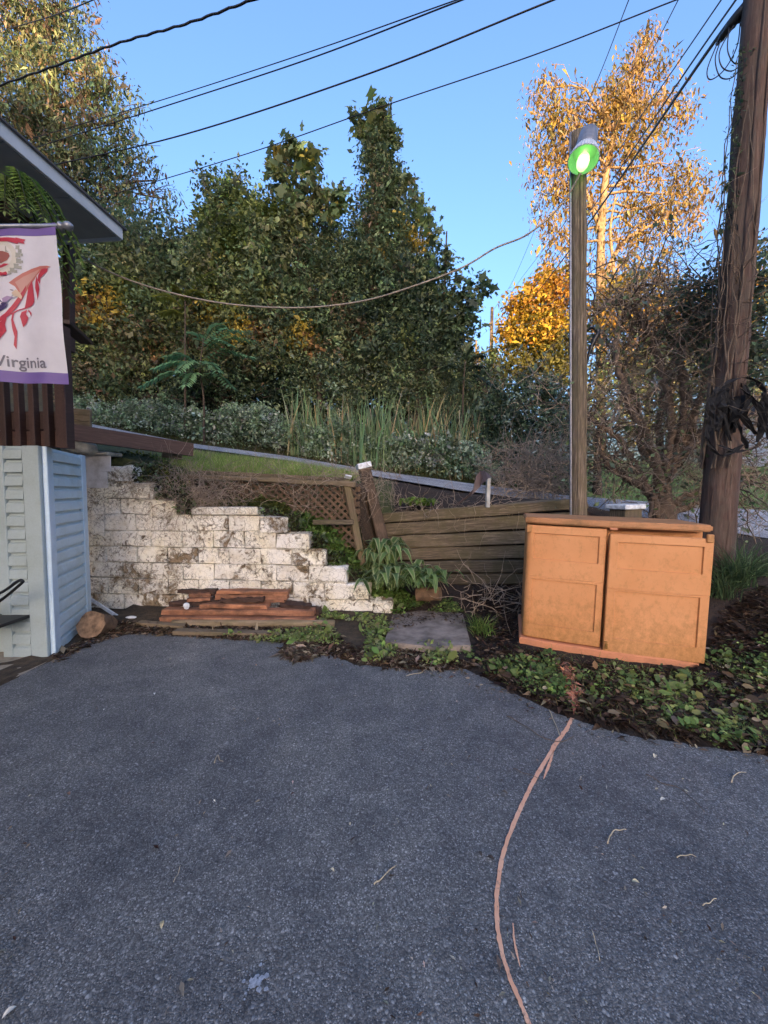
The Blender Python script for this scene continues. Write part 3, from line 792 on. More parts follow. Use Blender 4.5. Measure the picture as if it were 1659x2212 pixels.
# ------------------------------------------------------------------ orange cabinet
A = U(1124, 1386, 3.72); B = U(1518, 1442, 3.25)
cab = empty('storage_cabinet', A, 'orange plastic double-door storage cabinet tilted on the mulch', 'cabinet')
cxd = (B - A); CW = cxd.length; cxd.normalize(); cyd = Vector((0, 0, 1)).cross(cxd).normalized(); czd = cxd.cross(cyd)
CM = Matrix((cxd, cyd, czd)).transposed().to_4x4(); CM.translation = A
CH, CD, BOW = 1.235, .74, .045
def bowf(x): return -BOW * (1 - (2 * x / CW - 1) ** 2)
def cabgrid(name, xs, zs, depth, mat, y_back, parent=cab):
    """a moulded panel facing the viewer: depth(x,z) is how far it is sunk; rounded back to y_back"""
    V = []; F = []
    nx, nz = len(xs), len(zs)
    for z in zs:
        for x in xs: V.append((x, bowf(x) + depth(x, z), z))
    for a in range(nz - 1):
        for b in range(nx - 1): F.append([a * nx + b, a * nx + b + 1, (a + 1) * nx + b + 1, (a + 1) * nx + b])
    ring = [b for b in range(nx)] + [a * nx + nx - 1 for a in range(1, nz)] + [(nz - 1) * nx + b for b in range(nx - 2, -1, -1)] + [a * nx for a in range(nz - 2, 0, -1)]
    o = len(V)
    for r in ring: V.append((V[r][0], y_back + (bowf(V[r][0])), V[r][2]))
    m = len(ring)
    for i in range(m): F.append([ring[i], o + i, o + (i + 1) % m, ring[(i + 1) % m]])
    F.append([o + i for i in range(m)])
    ob = obj(name, V, F, mat, parent, CM)
    return ob
def door(name, x0, x1, z0, z1, yoff, panels, rl=0.0):
    xs = set(np.linspace(x0, x1, 9)); zs = {z0, z1}; e = .005
    if rl > 0: xs |= {x0 + rl * t for t in (.05, .15, .3, .5, .75, 1)}
    xs |= {x0 + .006, x1 - .006}; zs |= {z0 + .006, z1 - .006}
    for (a, b, c, d) in panels: xs |= {a, a + e, b - e, b}; zs |= {c, c + e, d - e, d}
    gz_ = z0 + (z1 - z0) * .545; zs |= {gz_ - .005, gz_ - .001, gz_ + .001, gz_ + .005}
    def dep(x, z):
        d = yoff
        for (a, b, c, dd) in panels:
            if a + e * .6 < x < b - e * .6 and c + e * .6 < z < dd - e * .6: d += .016
        if abs(z - gz_) < .002: d += .007
        if z < gz_ - .003: d += .004
        if x < x0 + .003 or x > x1 - .003 or z < z0 + .003 or z > z1 - .003: d += .005
        if rl > 0 and x < x0 + rl: d += rl * (1 - math.sqrt(max(0, 1 - (1 - (x - x0) / rl) ** 2)))
        return d
    return cabgrid(name, sorted(xs), sorted(zs), dep, MT['cab'], yoff + .05 + rl)
mid = CW * .462; dh0, dh1 = .062, CH - .072
h = dh1 - dh0
dl = door('door', .012, mid, dh0, dh1 - .004, .012, [(.075, mid - .055, dh0 + h * .70, dh0 + h * .93), (.075, mid - .055, dh0 + h * .12, dh0 + h * .525)], .05)
dr = door('door', mid + .02, CW + .004, dh0 - .022, dh1 - .042, -.022, [(mid + .085, CW - .065, dh0 + h * .68, dh0 + h * .90), (mid + .085, CW - .065, dh0 + h * .10, dh0 + h * .50)])
obj('body', [(.02, .14, .03), (CW - .02, .14, .03), (CW - .02, CD, .03), (.02, CD, .03), (.02, .14, CH - .05), (CW - .02, .14, CH - .05), (CW - .02, CD, CH - .05), (.02, CD, CH - .05)],
    [[0, 3, 2, 1], [4, 5, 6, 7], [0, 1, 5, 4], [1, 2, 6, 5], [2, 3, 7, 6], [3, 0, 4, 7]], MT['cab'], cab, CM)
def bowed_slab(name, x0, x1, yf, yb, z0, z1, mat, r=.05, dome=0.0, ch=.012):
    """rounded-corner slab whose front edge bows towards the viewer"""
    pts = []
    n = 14
    for i in range(n + 1):
        x = x0 + (x1 - x0) * i / n; pts.append((x, yf + bowf(min(max(x, 0), CW)) + (r * .55 if i in (0, n) else (.008 if i in (1, n - 1) else 0))))
    pts += [(x1, yb), (x0, yb)]
    bm = bmesh.new(); f = bm.faces.new([bm.verts.new((p[0], p[1], z0)) for p in pts])
    e = bmesh.ops.extrude_face_region(bm, geom=[f])
    for v in [g for g in e['geom'] if isinstance(g, bmesh.types.BMVert)]: v.co.z = z1
    bmesh.ops.recalc_face_normals(bm, faces=bm.faces[:])
    bmesh.ops.bevel(bm, geom=[ed for ed in bm.edges if abs(ed.verts[0].co.z - ed.verts[1].co.z) < 1e-5], offset=ch, segments=3, affect='EDGES')
    me = bpy.data.meshes.new(name); bm.to_mesh(me); bm.free(); me.materials.append(mat)
    return link(bpy.data.objects.new(name, me), cab, CM)
bowed_slab('lid', -.006, CW + .0, -.012, CD + .02, CH - .058, CH, MT['cab_lid'])
bowed_slab('base', -.012, CW - .03, -.03, CD + .01, -.02, .052, MT['cab_base'], ch=.01)
def cpart(name, c, s, mat, parent=cab, cc=.003):
    return link(bpy.data.objects.new(name, cbox_mesh(*s, cc, mat, name)), parent, CM @ Matrix.Translation(c))
cpart('hinge_clip', (mid + .045, bowf(mid) - .018, CH - .068), (.06, .03, .018), MT['cab_base'])
cpart('latch', (mid + .042, bowf(mid) - .027, dh0 + .035), (.022, .012, .05), MT['brass'], dr)
cpart('latch', (mid + .036, bowf(mid) - .030, dh0 + .075), (.03, .008, .012), MT['brass'], dr)
for s, x in ((0, .012), (1, CW - .052)): cpart('corner_clip', (x + .02, -.002 if s == 0 else -.03, CH - .11), (.05, .03, .07), MT['cab'], cc=.006)

# ------------------------------------------------------------------ house corner: siding pilaster, deck, roof
house = empty('house', (-3.3, 4.0, 0), 'light blue sided house corner with grey eave at the left edge', 'house')
FC = Vector((-3.16, 3.56, 0)); FL = Vector((-3.56, 3.56, 0)); RF = Vector((-3.52, 4.49, 0)); PH = 1.97
def siding_face(a, b, t0, t1, mat, tmat, z0a, n_out):
    """lapped boards between two trims"""
    d = (b - a).normalized(); L = (b - a).length; rows = 16; rh = PH / rows
    for k in range(rows):
        z = rh * k
        p, q = a + d * t0, a + d * (L - t1)
        # wedge: bottom edge proud, with a rounded lip
        prof = [(.006, .0), (.0, .034), (.005, .039), (.012, .039), (rh * .66, .033), (rh * .72, .029), (rh * .80, .012), (rh - .002, .008), (rh - .002, -.01), (0, -.01)]
        V = []; 
        for e in (p, q):
            for (zz, off) in prof: V.append(e + n_out * off + Vector((0, 0, z + zz + .002)))
        m = len(prof)
        F = [[i, (i + 1) % m, m + (i + 1) % m, m + i] for i in range(m)] + [list(range(m))[::-1], list(range(m, 2 * m))]
        obj('siding_board', V, F, mat, house)
    return d
nR = Vector(((RF - FC).normalized().y, -(RF - FC).normalized().x, 0)); 
siding_face(FC, RF, .13, .13, MT['siding'], MT['trim'], 0, nR)
nF = Vector((0, -1, 0))
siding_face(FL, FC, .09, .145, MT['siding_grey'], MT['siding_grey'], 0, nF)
def trim(a, b, n_out, mat, z1=PH, t=.042):
    c = (a + b) / 2 + n_out * (t / 2 + .002); L = (b - a).length
    board('corner_trim', Vector((c.x, c.y, 0)), Vector((c.x, c.y, z1)), L, t, mat, house, up=(b - a).normalized(), c=.005)
dR = (RF - FC).normalized()
trim(FC + dR * .002, FC + dR * .128, nR, MT['trim']); trim(FC + dR * (.997 - .127), RF, nR, MT['trim'])
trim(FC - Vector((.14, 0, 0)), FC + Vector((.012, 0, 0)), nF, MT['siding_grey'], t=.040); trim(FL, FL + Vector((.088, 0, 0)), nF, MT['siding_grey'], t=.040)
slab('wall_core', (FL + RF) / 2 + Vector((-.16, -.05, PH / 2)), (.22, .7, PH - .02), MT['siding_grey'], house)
slab('inner_wall', (-5.75, 5.0, 1.0), (3.4, .12, 2.0), MT['stucco'], house)
slab('door_jamb', (-4.35, 4.1, 1.0), (.10, .9, 1.96), MT['stucco'], house)
# eave
RC = Vector((-3.03, 4.6, 4.58)); ed = Vector((.095, 1, 0)).normalized(); en = Vector((-1, .095, 0)).normalized()
def roofp(s, w, z): return RC - ed * s + en * w + Vector((0, 0, z))
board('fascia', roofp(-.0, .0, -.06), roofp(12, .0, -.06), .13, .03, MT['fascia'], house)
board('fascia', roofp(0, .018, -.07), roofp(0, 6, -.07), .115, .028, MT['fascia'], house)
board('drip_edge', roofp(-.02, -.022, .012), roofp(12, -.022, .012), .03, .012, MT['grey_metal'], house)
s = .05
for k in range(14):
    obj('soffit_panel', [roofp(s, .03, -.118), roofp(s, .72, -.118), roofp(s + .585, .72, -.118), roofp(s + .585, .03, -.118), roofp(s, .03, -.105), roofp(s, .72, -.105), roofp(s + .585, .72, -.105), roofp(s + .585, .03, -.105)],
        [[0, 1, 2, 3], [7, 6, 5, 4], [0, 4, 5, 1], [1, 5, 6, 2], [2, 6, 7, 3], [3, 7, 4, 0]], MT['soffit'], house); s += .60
obj('porch_ceiling', [roofp(.05, .73, -.10), roofp(.05, 6, -.10), roofp(12, 6, -.10), roofp(12, .73, -.10)], [[0, 1, 2, 3]], MT['deck'], house)
board('porch_beam', roofp(.12, .78, -.20), roofp(12, .78, -.20), .2, .09, MT['deck'], house)
board('porch_beam', roofp(.10, .83, -.20), roofp(.10, 5, -.20), .16, .09, MT['soffit'], house)
obj('roof', [roofp(-.04, -.04, .02), roofp(12, -.04, .02), roofp(12, 5, 1.6), roofp(-.04, 5, 1.6), roofp(-.04, 5, -.09), roofp(12, 5, -.09), roofp(-.04, -.04, .0), roofp(12, -.04, .0)],
    [[0, 1, 2, 3], [0, 3, 4, 6], [1, 7, 5, 2], [6, 7, 1, 0]], MT['shingle'], house)
board('porch_post', U(148, 515, 4.75), U(150, 760, 4.75), .085, .085, MT['deck_z'], house, up=(0, 1, 0))
slab('upper_wall', (-6.9, 2.2, 3.3), (.2, 7, 2.5), MT['siding_grey'], house)

# deck
deck = empty('deck', (-3.6, 4.0, 1.95), 'dark brown wooden deck with slatted railing above the blue siding', 'deck')
dz0 = 1.955; DP = U(143, 971, 3.62)
post_x = DP.x
board('corner_post', Vector((post_x, 3.62, dz0)), Vector((post_x, 3.62, U(143, 705, 3.62).z)), .098, .098, MT['deck_z'], deck, up=(0, 1, 0))
rim_top = U(100, 888, 3.66).z
for i, (za, zb) in enumerate(((dz0 + .012, dz0 + .17), (dz0 + .178, rim_top))):
    board('rim_board', Vector((post_x - .02, 3.68, (za + zb) / 2)), Vector((-6.2, 3.68, (za + zb) / 2)), zb - za, .045, MT['deck'], deck)
for k in range(12):
    x = post_x - .155 - k * .134
    board('baluster', Vector((x, 3.625, dz0 + .02)), Vector((x, 3.625, rim_top + .78)), .066, .05, MT['deck_z'], deck, up=(0, 1, 0))
board('handrail', Vector((post_x + .02, 3.625, rim_top + .80)), Vector((-6.2, 3.625, rim_top + .80)), .04, .14, MT['deck'], deck)
board('handrail', Vector((post_x + .03, 3.60, rim_top + .80)), Vector((post_x - .10, 4.05, rim_top + .78)), .04, .12, MT['deck'], deck)
sx0 = post_x
slab('deck_floor', ((sx0 - 6.2) / 2 - .4, 4.38, rim_top - .02), (6.2 + sx0 - .9, 1.3, .035), MT['deck'], deck)
slab('floor_underside', ((sx0 - 6.2) / 2 - .4, 4.3, dz0 + .03), (6.2 + sx0 - .9, 1.15, .02), MT['soffit'], deck)

# ramp beam to the bank
tag(board('ramp_beam', U(157, 934, 4.55), U(416, 972, 5.75), .19, .06, MT['beam']), 'long brown plank sloping from the deck to the grassy bank', 'beam')
tag(board('ramp_beam', U(157, 926, 4.72), U(410, 964, 5.95), .05, .16, MT['beam']), 'flat board lying behind the long brown sloping plank', 'beam')
tag(slab('wood_block', U(372, 984, 5.7), (.26, .09, .09), MT['grey_board'], None, (0, .12, .4)), 'short wooden block under the end of the sloping plank', 'block')
pb = empty('planter_box', U(172, 918, 5.6), 'grey wooden planter box behind the deck railing', 'planter')
for k in range(3): board('plank', U(150, 914 - 13 * k, 5.5), U(196, 918 - 13 * k, 5.5), .082, .03, MT['grey_board'], pb)
for k in range(3): board('plank', U(196, 918 - 13 * k, 5.52), U(190, 912 - 13 * k, 6.0), .082, .03, MT['grey_board'], pb)
# boulder
def rock(name, c, r, mat, seed, label, cat='rock'):
    bm = bmesh.new(); bmesh.ops.create_icosphere(bm, subdivisions=3, radius=1); g = np.random.default_rng(seed)
    d = [(nrm(g.normal(size=3)), g.uniform(.55, .95)) for _ in range(12)]
    for v in bm.verts:
        p = np.array(v.co)
        for (n, h) in d:
            s = p @ n
            if s > h: p = p - n * (s - h)
        v.co = Vector((p[0] * r[0], p[1] * r[1], p[2] * r[2]))
    me = bpy.data.meshes.new(name); bm.to_mesh(me); bm.free(); me.materials.append(mat)
    return tag(link(bpy.data.objects.new(name, me), None, Matrix.Translation(c)), label, cat)
rock('boulder', U(178, 968, 5.0), (.24, .2, .12), MT['stone'], 3, 'pale lichen-covered boulder under the sloping brown plank')

# garage floor and the chair just showing at the left edge
cp = [P0(-80, 1390), P0(20, 1405), P0(118, 1418), P0(100, 1432), P0(55, 1455), P0(-5, 1482), P0(-80, 1515)]
obj('concrete_apron', [Vector((p.x, p.y, .006)) for p in cp] + [Vector((-8, 5, .006))][:0], [list(range(len(cp)))[::-1]], MT['concrete'])
tag(bpy.data.objects['concrete_apron'], 'worn concrete strip below the house corner', kind='structure')
ch = empty('folding_chair', U(-20, 1420, 3.2), 'folding chair with black tube arm at the left edge', 'chair')
tube('arm', smooth_path([U(-60, 1300, 3.2), U(0, 1281, 3.15), (U(38, 1256, 3.1)), U(48, 1255, 3.1), U(44, 1262, 3.12), U(0, 1298, 3.25), U(-50, 1330, 3.35)], 6), .012, MT['black'], ch, 8)
MT['orange'] = plain('orange_strap', (.62, .26, .12), .6)
tube('brace', [U(-30, 1300, 3.6), U(14, 1215, 3.6)], .009, MT['orange'], ch, 6); tube('brace', [U(0, 1232, 3.58), U(26, 1272, 3.58)], .009, MT['orange'], ch, 6)
for x in (-45, -5): tube('leg', [U(x, 1300, 3.3), U(x - 8, 1425, 3.3)], .011, MT['black'], ch, 8)
slab('seat', U(-30, 1345, 3.35), (.45, .4, .03), MT['black'], ch)
bag = rock('black_bag', P0(-12, 1392, .0) + Vector((0, .25, .14)), (.22, .22, .2), MT['black'], 5, 'black bag on the floor inside the garage opening', 'bag')

# ------------------------------------------------------------------ banner
BD = 2.4
ban = empty('banner', U(0, 828, BD), 'white house banner with purple bands, eagle and the word Virginia', 'banner')
tl, br = U(123, 483, BD), U(136, 827, BD)
bx1, bz1, bz0 = tl.x, tl.z, br.z; bx0 = bx1 - .72
def fabric(name, x0, x1, z0, z1, mat, y=0.0, nx=90, nz=60):
    X, Z = np.meshgrid(np.linspace(x0, x1, nx), np.linspace(z0, z1, nz))
    Y = BD + ban_wave(X, Z) + y
    V = np.stack([X, Y, Z], -1).reshape(-1, 3)
    ii = (np.arange(nz - 1)[:, None] * nx + np.arange(nx - 1)[None]).ravel()
    return obj(name, V, np.stack([ii, ii + 1, ii + nx + 1, ii + nx], -1), mat, ban, smooth=True)
def ban_wave(x, z):
    f = (bz1 - z) / (bz1 - bz0)
    return .009 * np.sin((x - bx0) * 24 + f * 3.0) * (.35 + f) + .022 * f * np.sin((x - bx0) * 9 + 1.0 + f) + .006 * np.sin(f * 11 + (x - bx0) * 5)
def cloth_mat(name, c, trans=.35):
    m, t, b, o = nodes(name); co = coords(t, 'World', rand=False)
    n = ramp(t, noise(t, co, 9, 6, .6), [(.3, tuple(v * .9 for v in c)), (.7, c)])
    t.links.new(n, b.inputs['Base Color']); b.inputs['Roughness'].default_value = .5
    tr = t.nodes.new('ShaderNodeBsdfTranslucent'); t.links.new(n, tr.inputs[0])
    ms = t.nodes.new('ShaderNodeMixShader'); ms.inputs[0].default_value = trans
    t.links.new(b.outputs[0], ms.inputs[1]); t.links.new(tr.outputs[0], ms.inputs[2]); t.links.new(ms.outputs[0], o.inputs[0])
    bump(t, b, noise(t, co, 14, 4, .6), .25, .01)
    return m
bandp = cloth_mat('purple_cloth', (.20, .13, .38)); whitec = cloth_mat('white_cloth', (.74, .71, .74))
z_top = U(123, 510, BD).z; z_bot = U(136, 803, BD).z
cloth = fabric('cloth', bx0, bx1, z_bot, z_top, whitec); fabric('top_band', bx0, bx1 - .002, z_top, bz1, bandp, -.002); fabric('bottom_band', bx0, bx1 + .004, bz0, z_bot, bandp, -.002)
tube('pole', [Vector((bx0 - .9, BD, bz1 - .02)), Vector((bx1 + .03, BD, bz1 - .015))], .013, MT['grey_metal'], ban, 10)
V = []; prof = [(0, .013), (.005, .024), (.014, .024), (.02, .016), (.032, .019), (.05, .026), (.066, .024), (.08, .012), (.086, .001)]
pz = bz1 - .015
for (dx, r) in prof:
    for k in range(12): V.append((bx1 + .012 + dx, BD + r * math.cos(k * math.pi / 6), pz + r * math.sin(k * math.pi / 6)))
obj('finial', V, [[i * 12 + k, i * 12 + (k + 1) % 12, (i + 1) * 12 + (k + 1) % 12, (i + 1) * 12 + k] for i in range(len(prof) - 1) for k in range(12)], MT['grey_metal'], ban, smooth=True)
def art(name, pts, col, layer, raw=False, parent=None):
    """a printed shape on the cloth; pts in the enlarged photo of the banner"""
    m = MT.get('ink_%s' % str(col)) or cloth_mat('ink', col, .3); MT['ink_%s' % str(col)] = m
    V = []
    for (cx, cy) in pts:
        p = U(cx / 3.815 / 1.1573, (540 + cy / 3.815) / 1.1573, BD); V.append((p.x, BD + float(ban_wave(p.x, p.z)) - .0012 * layer - .001, p.z))
    bm = bmesh.new(); f = bm.faces.new([bm.verts.new(v) for v in V]); bmesh.ops.triangulate(bm, faces=[f])
    bmesh.ops.subdivide_edges(bm, edges=bm.edges[:], cuts=3, use_grid_fill=True)
    for v in bm.verts: v.co.y = BD + float(ban_wave(v.co.x, v.co.z)) - .0012 * layer - .001
    me = bpy.data.meshes.new(name); bm.to_mesh(me); bm.free(); me.materials.append(m)
    return link(bpy.data.objects.new(name, me), parent or cloth)
RED, SAL, SAL2 = (.50, .045, .075), (.56, .20, .16), (.60, .33, .28)
def circ(cx, cy, r, n=20, sx=1, sy=1, a0=0): return [(cx + sx * r * math.cos(a0 + i * 2 * math.pi / n), cy + sy * r * math.sin(a0 + i * 2 * math.pi / n)) for i in range(n)]
art('printed_seal', circ(20, 410, 165, 28), (.66, .62, .53), 1)
art('printed_seal', circ(20, 405, 120, 28), (.70, .67, .62), 2)
art('printed_figure', [(-40, 370), (0, 345), (50, 350), (110, 370), (122, 400), (100, 440), (40, 470), (-30, 450)], (.36, .13, .11), 3)
art('printed_figure', [(75, 360), (70, 305), (80, 300), (88, 340), (110, 360)], (.40, .38, .33), 3)
art('printed_figure', [(-5, 355), (-10, 300), (5, 300), (10, 350)], (.40, .38, .33), 3)
for (px, py, r) in ((185, 310, 26), (205, 345, 24), (190, 385, 30), (222, 380, 16), (195, 440, 30), (222, 445, 16), (175, 490, 30), (205, 500, 20), (140, 530, 28), (170, 540, 18), (120, 555, 20)):
    art('printed_wreath', [(px + (r if i % 2 else r * .62) * math.cos(i * .785), py + (r if i % 2 else r * .62) * 1.1 * math.sin(i * .785)) for i in range(8)], (.36, .36, .31), 2)
art('printed_ribbon', [(-60, 205), (0, 210), (80, 213), (165, 222), (163, 215), (256, 233), (236, 252), (248, 276), (192, 263), (186, 277), (90, 255), (0, 248), (-60, 245)], RED, 3)
art('printed_ribbon', [(-30, 478), (20, 475), (40, 490), (70, 472), (118, 476), (90, 492), (60, 505), (35, 512), (10, 498), (-30, 500)], RED, 4)
art('printed_ribbon', [(-30, 552), (20, 548), (50, 562), (90, 548), (102, 566), (92, 584), (50, 574), (10, 588), (-30, 580)], RED, 4)
art('printed_wing', [(100, 655), (160, 600), (220, 550), (300, 503), (380, 477), (450, 476), (490, 487), (430, 500), (390, 520), (345, 560), (320, 600), (270, 660), (235, 735), (205, 800), (170, 760), (150, 690)], SAL, 1)
art('printed_wing', [(160, 640), (230, 580), (300, 540), (380, 505), (345, 550), (300, 600), (260, 650), (225, 720), (200, 770), (190, 700)], SAL2, 2)
for s_ in ([(400, 505), (462, 500), (448, 535), (415, 558), (380, 590), (372, 645), (352, 605), (362, 560)],
           [(345, 565), (335, 620), (350, 650), (366, 690), (358, 725), (345, 792), (338, 740), (324, 680), (330, 620)],
           [(300, 610), (275, 665), (285, 720), (312, 765), (314, 812), (290, 852), (240, 880), (180, 905), (130, 950), (120, 945), (170, 900), (230, 872), (268, 840), (280, 800), (262, 740), (262, 680)],
           [(250, 655), (235, 720), (215, 780), (165, 880), (115, 955), (60, 1008), (0, 1030), (-30, 1030), (-30, 1000), (20, 985), (75, 940), (125, 870), (190, 770)],
           [(262, 885), (290, 920), (288, 955), (272, 920), (258, 905)],
           [(250, 890), (240, 930), (262, 965), (250, 1020), (222, 1062), (205, 1000), (193, 960), (205, 915)],
           [(150, 915), (142, 990), (160, 1050), (180, 1110), (166, 1180), (176, 1278), (155, 1240), (160, 1160), (140, 1080), (128, 1000), (135, 940)],
           [(92, 975), (82, 1050), (98, 1110), (60, 1170), (28, 1225), (47, 1338), (20, 1310), (-10, 1280), (-10, 1180), (18, 1110), (30, 1030)]):
    art('printed_stripe', s_, RED, 3)
art('printed_eagle_head', [(-40, 650), (40, 646), (110, 652), (160, 682), (182, 722), (160, 745), (130, 765), (95, 830), (50, 835), (0, 780), (-40, 770)], (.74, .71, .76), 4)
art('printed_eagle_head', [(50, 800), (95, 775), (150, 785), (120, 800), (90, 832), (55, 838)], (.42, .30, .46), 5)
art('printed_beak', [(132, 745), (165, 708), (196, 733), (213, 770), (208, 797), (182, 777), (150, 772)], (.66, .50, .36), 5)
art('printed_eye', [(120, 712), (150, 716), (150, 724), (130, 724)], (.25, .22, .25), 6)
art('printed_body', [(-40, 780), (0, 785), (50, 832), (100, 845), (85, 880), (35, 920), (-40, 945)], (.07, .05, .14), 4)
art('printed_star', [(25 + (30 if i % 2 == 0 else 12) * math.sin(i * math.pi / 5), 843 - (30 if i % 2 == 0 else 12) * math.cos(i * math.pi / 5)) for i in range(10)], (.74, .71, .74), 5)
cu = bpy.data.curves.new('lettering', 'FONT'); cu.body = 'Virginia'; cu.size = 1; cu.extrude = 0; cu.offset = .012
to = bpy.data.objects.new('lettering_source', cu); C.objects.link(to)
bpy.context.view_layer.update()
me = bpy.data.meshes.new_from_object(to.evaluated_get(bpy.context.evaluated_depsgraph_get())); bpy.data.objects.remove(to)
co = np.array([v.co[:] for v in me.vertices]); mn, mx = co.min(0), co.max(0)
a, b = U(3, 796, BD), U(98, 771, BD)
sx = (b.x - a.x) / (mx[0] - mn[0])
base_z = U(50, 794, BD).z; sz = (b.z - base_z) / mx[1]
for v in me.vertices:
    X = a.x + (v.co.x - mn[0]) * sx; Z = base_z + v.co.y * sz
    v.co = (X, BD + float(ban_wave(X, Z)) - .004, Z)
me.materials.append(cloth_mat('grey_ink', (.17, .16, .19), .2)); link(bpy.data.objects.new('lettering', me), cloth)

# ------------------------------------------------------------------ poles, lamp and cables
ptop, pbot = U(1640, 0, 4.4), U(1543, 1215, 4.4)
ax = (ptop - pbot); pend = pbot + ax * 1.45; pst = pbot - ax * .08
n = 40
up_ = empty('utility_pole', pbot, 'thick reddish wooden utility pole at the right edge', 'utility pole')
pp = [pst.lerp(pend, i / n) for i in range(n + 1)]
tube('shaft', pp, [.175, .152, .140, .130, .125], MT['utility'], up_, 26, .04, 4)
for k, th in enumerate((3.6, 4.3, 5.0, 4.6)):        # split ridges along the face turned to the viewer
    rr = .142
    g = np.random.default_rng(k)
    i0, i1 = ((2, 22), (4, 30), (10, 34), (1, 14))[k]
    pts = [pp[i] + Vector((math.cos(th + .03 * math.sin(i)), math.sin(th + .03 * math.sin(i)), 0)) * (rr * (1.02 if i > 4 else 1.1)) for i in range(i0, i1)]
    tube('split_ridge', pts, [.004, .018, .014, .018, .004], MT['utility'], up_, 6, .2, k)
lp = empty('lamp_post', U(1248, 1120, 4.6), 'tall weathered wooden post carrying the lit green lamp', 'lamp post')
lb, lt = U(1249, 1180, 4.6), U(1249, 290, 4.6)
tube('shaft', [lb.lerp(lt, i / 24) for i in range(25)], [.094, .086], MT['lamp_post'], lp, 18, .025, 8)
for k, (a0, i0, i1) in enumerate(((4.2, .05, .6), (4.9, .3, .95), (5.3, .1, .5), (4.5, .5, .97))):
    pts = [lb.lerp(lt, i0 + (i1 - i0) * i / 14) + Vector((math.cos(a0), math.sin(a0), 0)) * (.088) for i in range(15)]
    tube('split_ridge', pts, [.003, .010, .006, .010, .003], MT['lamp_post'], lp, 6, .25, 20 + k)
tube('conduit', [lb.lerp(lt, i / 12) + Vector((-.098, -.02, 0)) for i in range(13)], .013, MT['grey_metal'], lp, 8)
# lamp: tilted head on the front of the post
lamp = empty('security_lamp', U(1262, 320, 4.45), 'grey barn lamp glowing green at the top of the wooden post', 'lamp')
axis = (U(1270, 282, 4.45) - U(1257, 348, 4.36)).normalized(); base = U(1260, 346, 4.38)
lx = axis.cross(Vector((0, 1, 0))).normalized(); ly = axis.cross(lx)
LMt = Matrix((lx, ly, axis)).transposed().to_4x4(); LMt.translation = base
def lathe(name, prof, mat, parent, n=32, ribs=0.0):
    V = []
    for (z, r) in prof:
        for k in range(n):
            rr = r * (1 + (ribs if k % 2 else 0)); V.append((rr * math.cos(k * 2 * math.pi / n), rr * math.sin(k * 2 * math.pi / n), z))
    F = [[i * n + k, i * n + (k + 1) % n, (i + 1) * n + (k + 1) % n, (i + 1) * n + k] for i in range(len(prof) - 1) for k in range(n)]
    return obj(name, V, F, mat, parent, LMt, smooth=ribs == 0)
S_ = .165
lathe('housing', [(.13, .10), (.15, .108), (.17, .11), (.36, .095), (.385, .08), (.39, .0)], MT['grey_metal'], lamp)
ref_m, t_, b_, o_ = nodes('ribbed_refractor'); b_.inputs['Base Color'].default_value = (.46, .50, .56, 1); b_.inputs['Roughness'].default_value = .3
lathe('refractor', [(.0, .150), (.004, .157), (.05, .146), (.13, .116), (.135, .106), (.05, .138), (.006, .145), (.0, .150)], ref_m, lamp, 60, .03)
ins = plain('reflector_plate', (.55, .60, .55), .4, var=.1, bmp=0)
lathe('reflector', [(.11, .115), (.112, .05), (.112, .0)], ins, lamp)
bulb_m, t_, b_, o_ = nodes('lit_bulb'); b_.inputs['Base Color'].default_value = (.9, 1, .9, 1); b_.inputs['Emission Color'].default_value = (.30, 1.0, .16, 1); b_.inputs['Emission Strength'].default_value = .5
lathe('bulb', [(.09, .02), (.07, .035), (.03, .058), (-.02, .064), (-.07, .058), (-.11, .040), (-.125, .0)], bulb_m, lamp, 24)
tube('bracket', [base + axis * .26, base + axis * .26 + Vector((-.06, .14, 0))], .03, MT['grey_metal'], lamp, 10)
def cable(pts, r, label, mat='wire', ext=0.0, wav=0.0, sag=0.0, group=None, name='cable'):
    P = [U(*p) for p in pts]
    if ext: P = P + [P[-1] + (P[-1] - P[-2]) * ext]
    P = smooth_path(P, 12)
    if wav: P = [p + Vector((0, 0, wav * math.sin(i * 1.9))) for i, p in enumerate(P)]
    o = tube(name, P, r, MT[mat], None, 6)
    return tag(o, label, 'cable', group or 'overhead cables')
cable([(20, 62, 13), (120, 32, 11.5), (230, -12, 10)], .013, 'thin cable crossing the treetop in the upper left corner', ext=1)
cable([(-30, 195, 9), (120, 142, 8.4), (260, 92, 7.8), (400, 52, 7.2), (545, 0, 6.7)], .019, 'thick twisted cable rising steeply across the upper left', ext=1, wav=.012)
cable([(60, 302, 12), (330, 222, 10.4), (660, 115, 8.6), (1000, -5, 7)], .010, 'upper of the two close parallel cables', ext=1)
cable([(80, 318, 12), (330, 238, 10.4), (660, 130, 8.6), (985, 5, 7)], .013, 'lower of the two close parallel cables', ext=1)
cable([(110, 358, 11), (400, 290, 9.6), (800, 158, 8.2), (1195, 0, 7)], .016, 'heavy black cable crossing the middle of the sky', ext=1)
cable([(250, 418, 12), (540, 330, 10.5), (820, 232, 9.2), (1150, 120, 8), (1460, 0, 7)], .012, 'lowest of the long cables, passing over the ivy tower', ext=1)
cable([(148, 536, 4.8), (220, 580, 4.8), (330, 622, 4.76), (480, 655, 4.72), (640, 665, 4.68), (780, 651, 4.65), (900, 616, 4.62), (1000, 577, 4.6), (1070, 536, 4.58), (1140, 506, 4.56), (1210, 446, 4.5), (1256, 372, 4.36)], .010, 'pale sagging cable from the house to the lit lamp', mat='wire_pale')
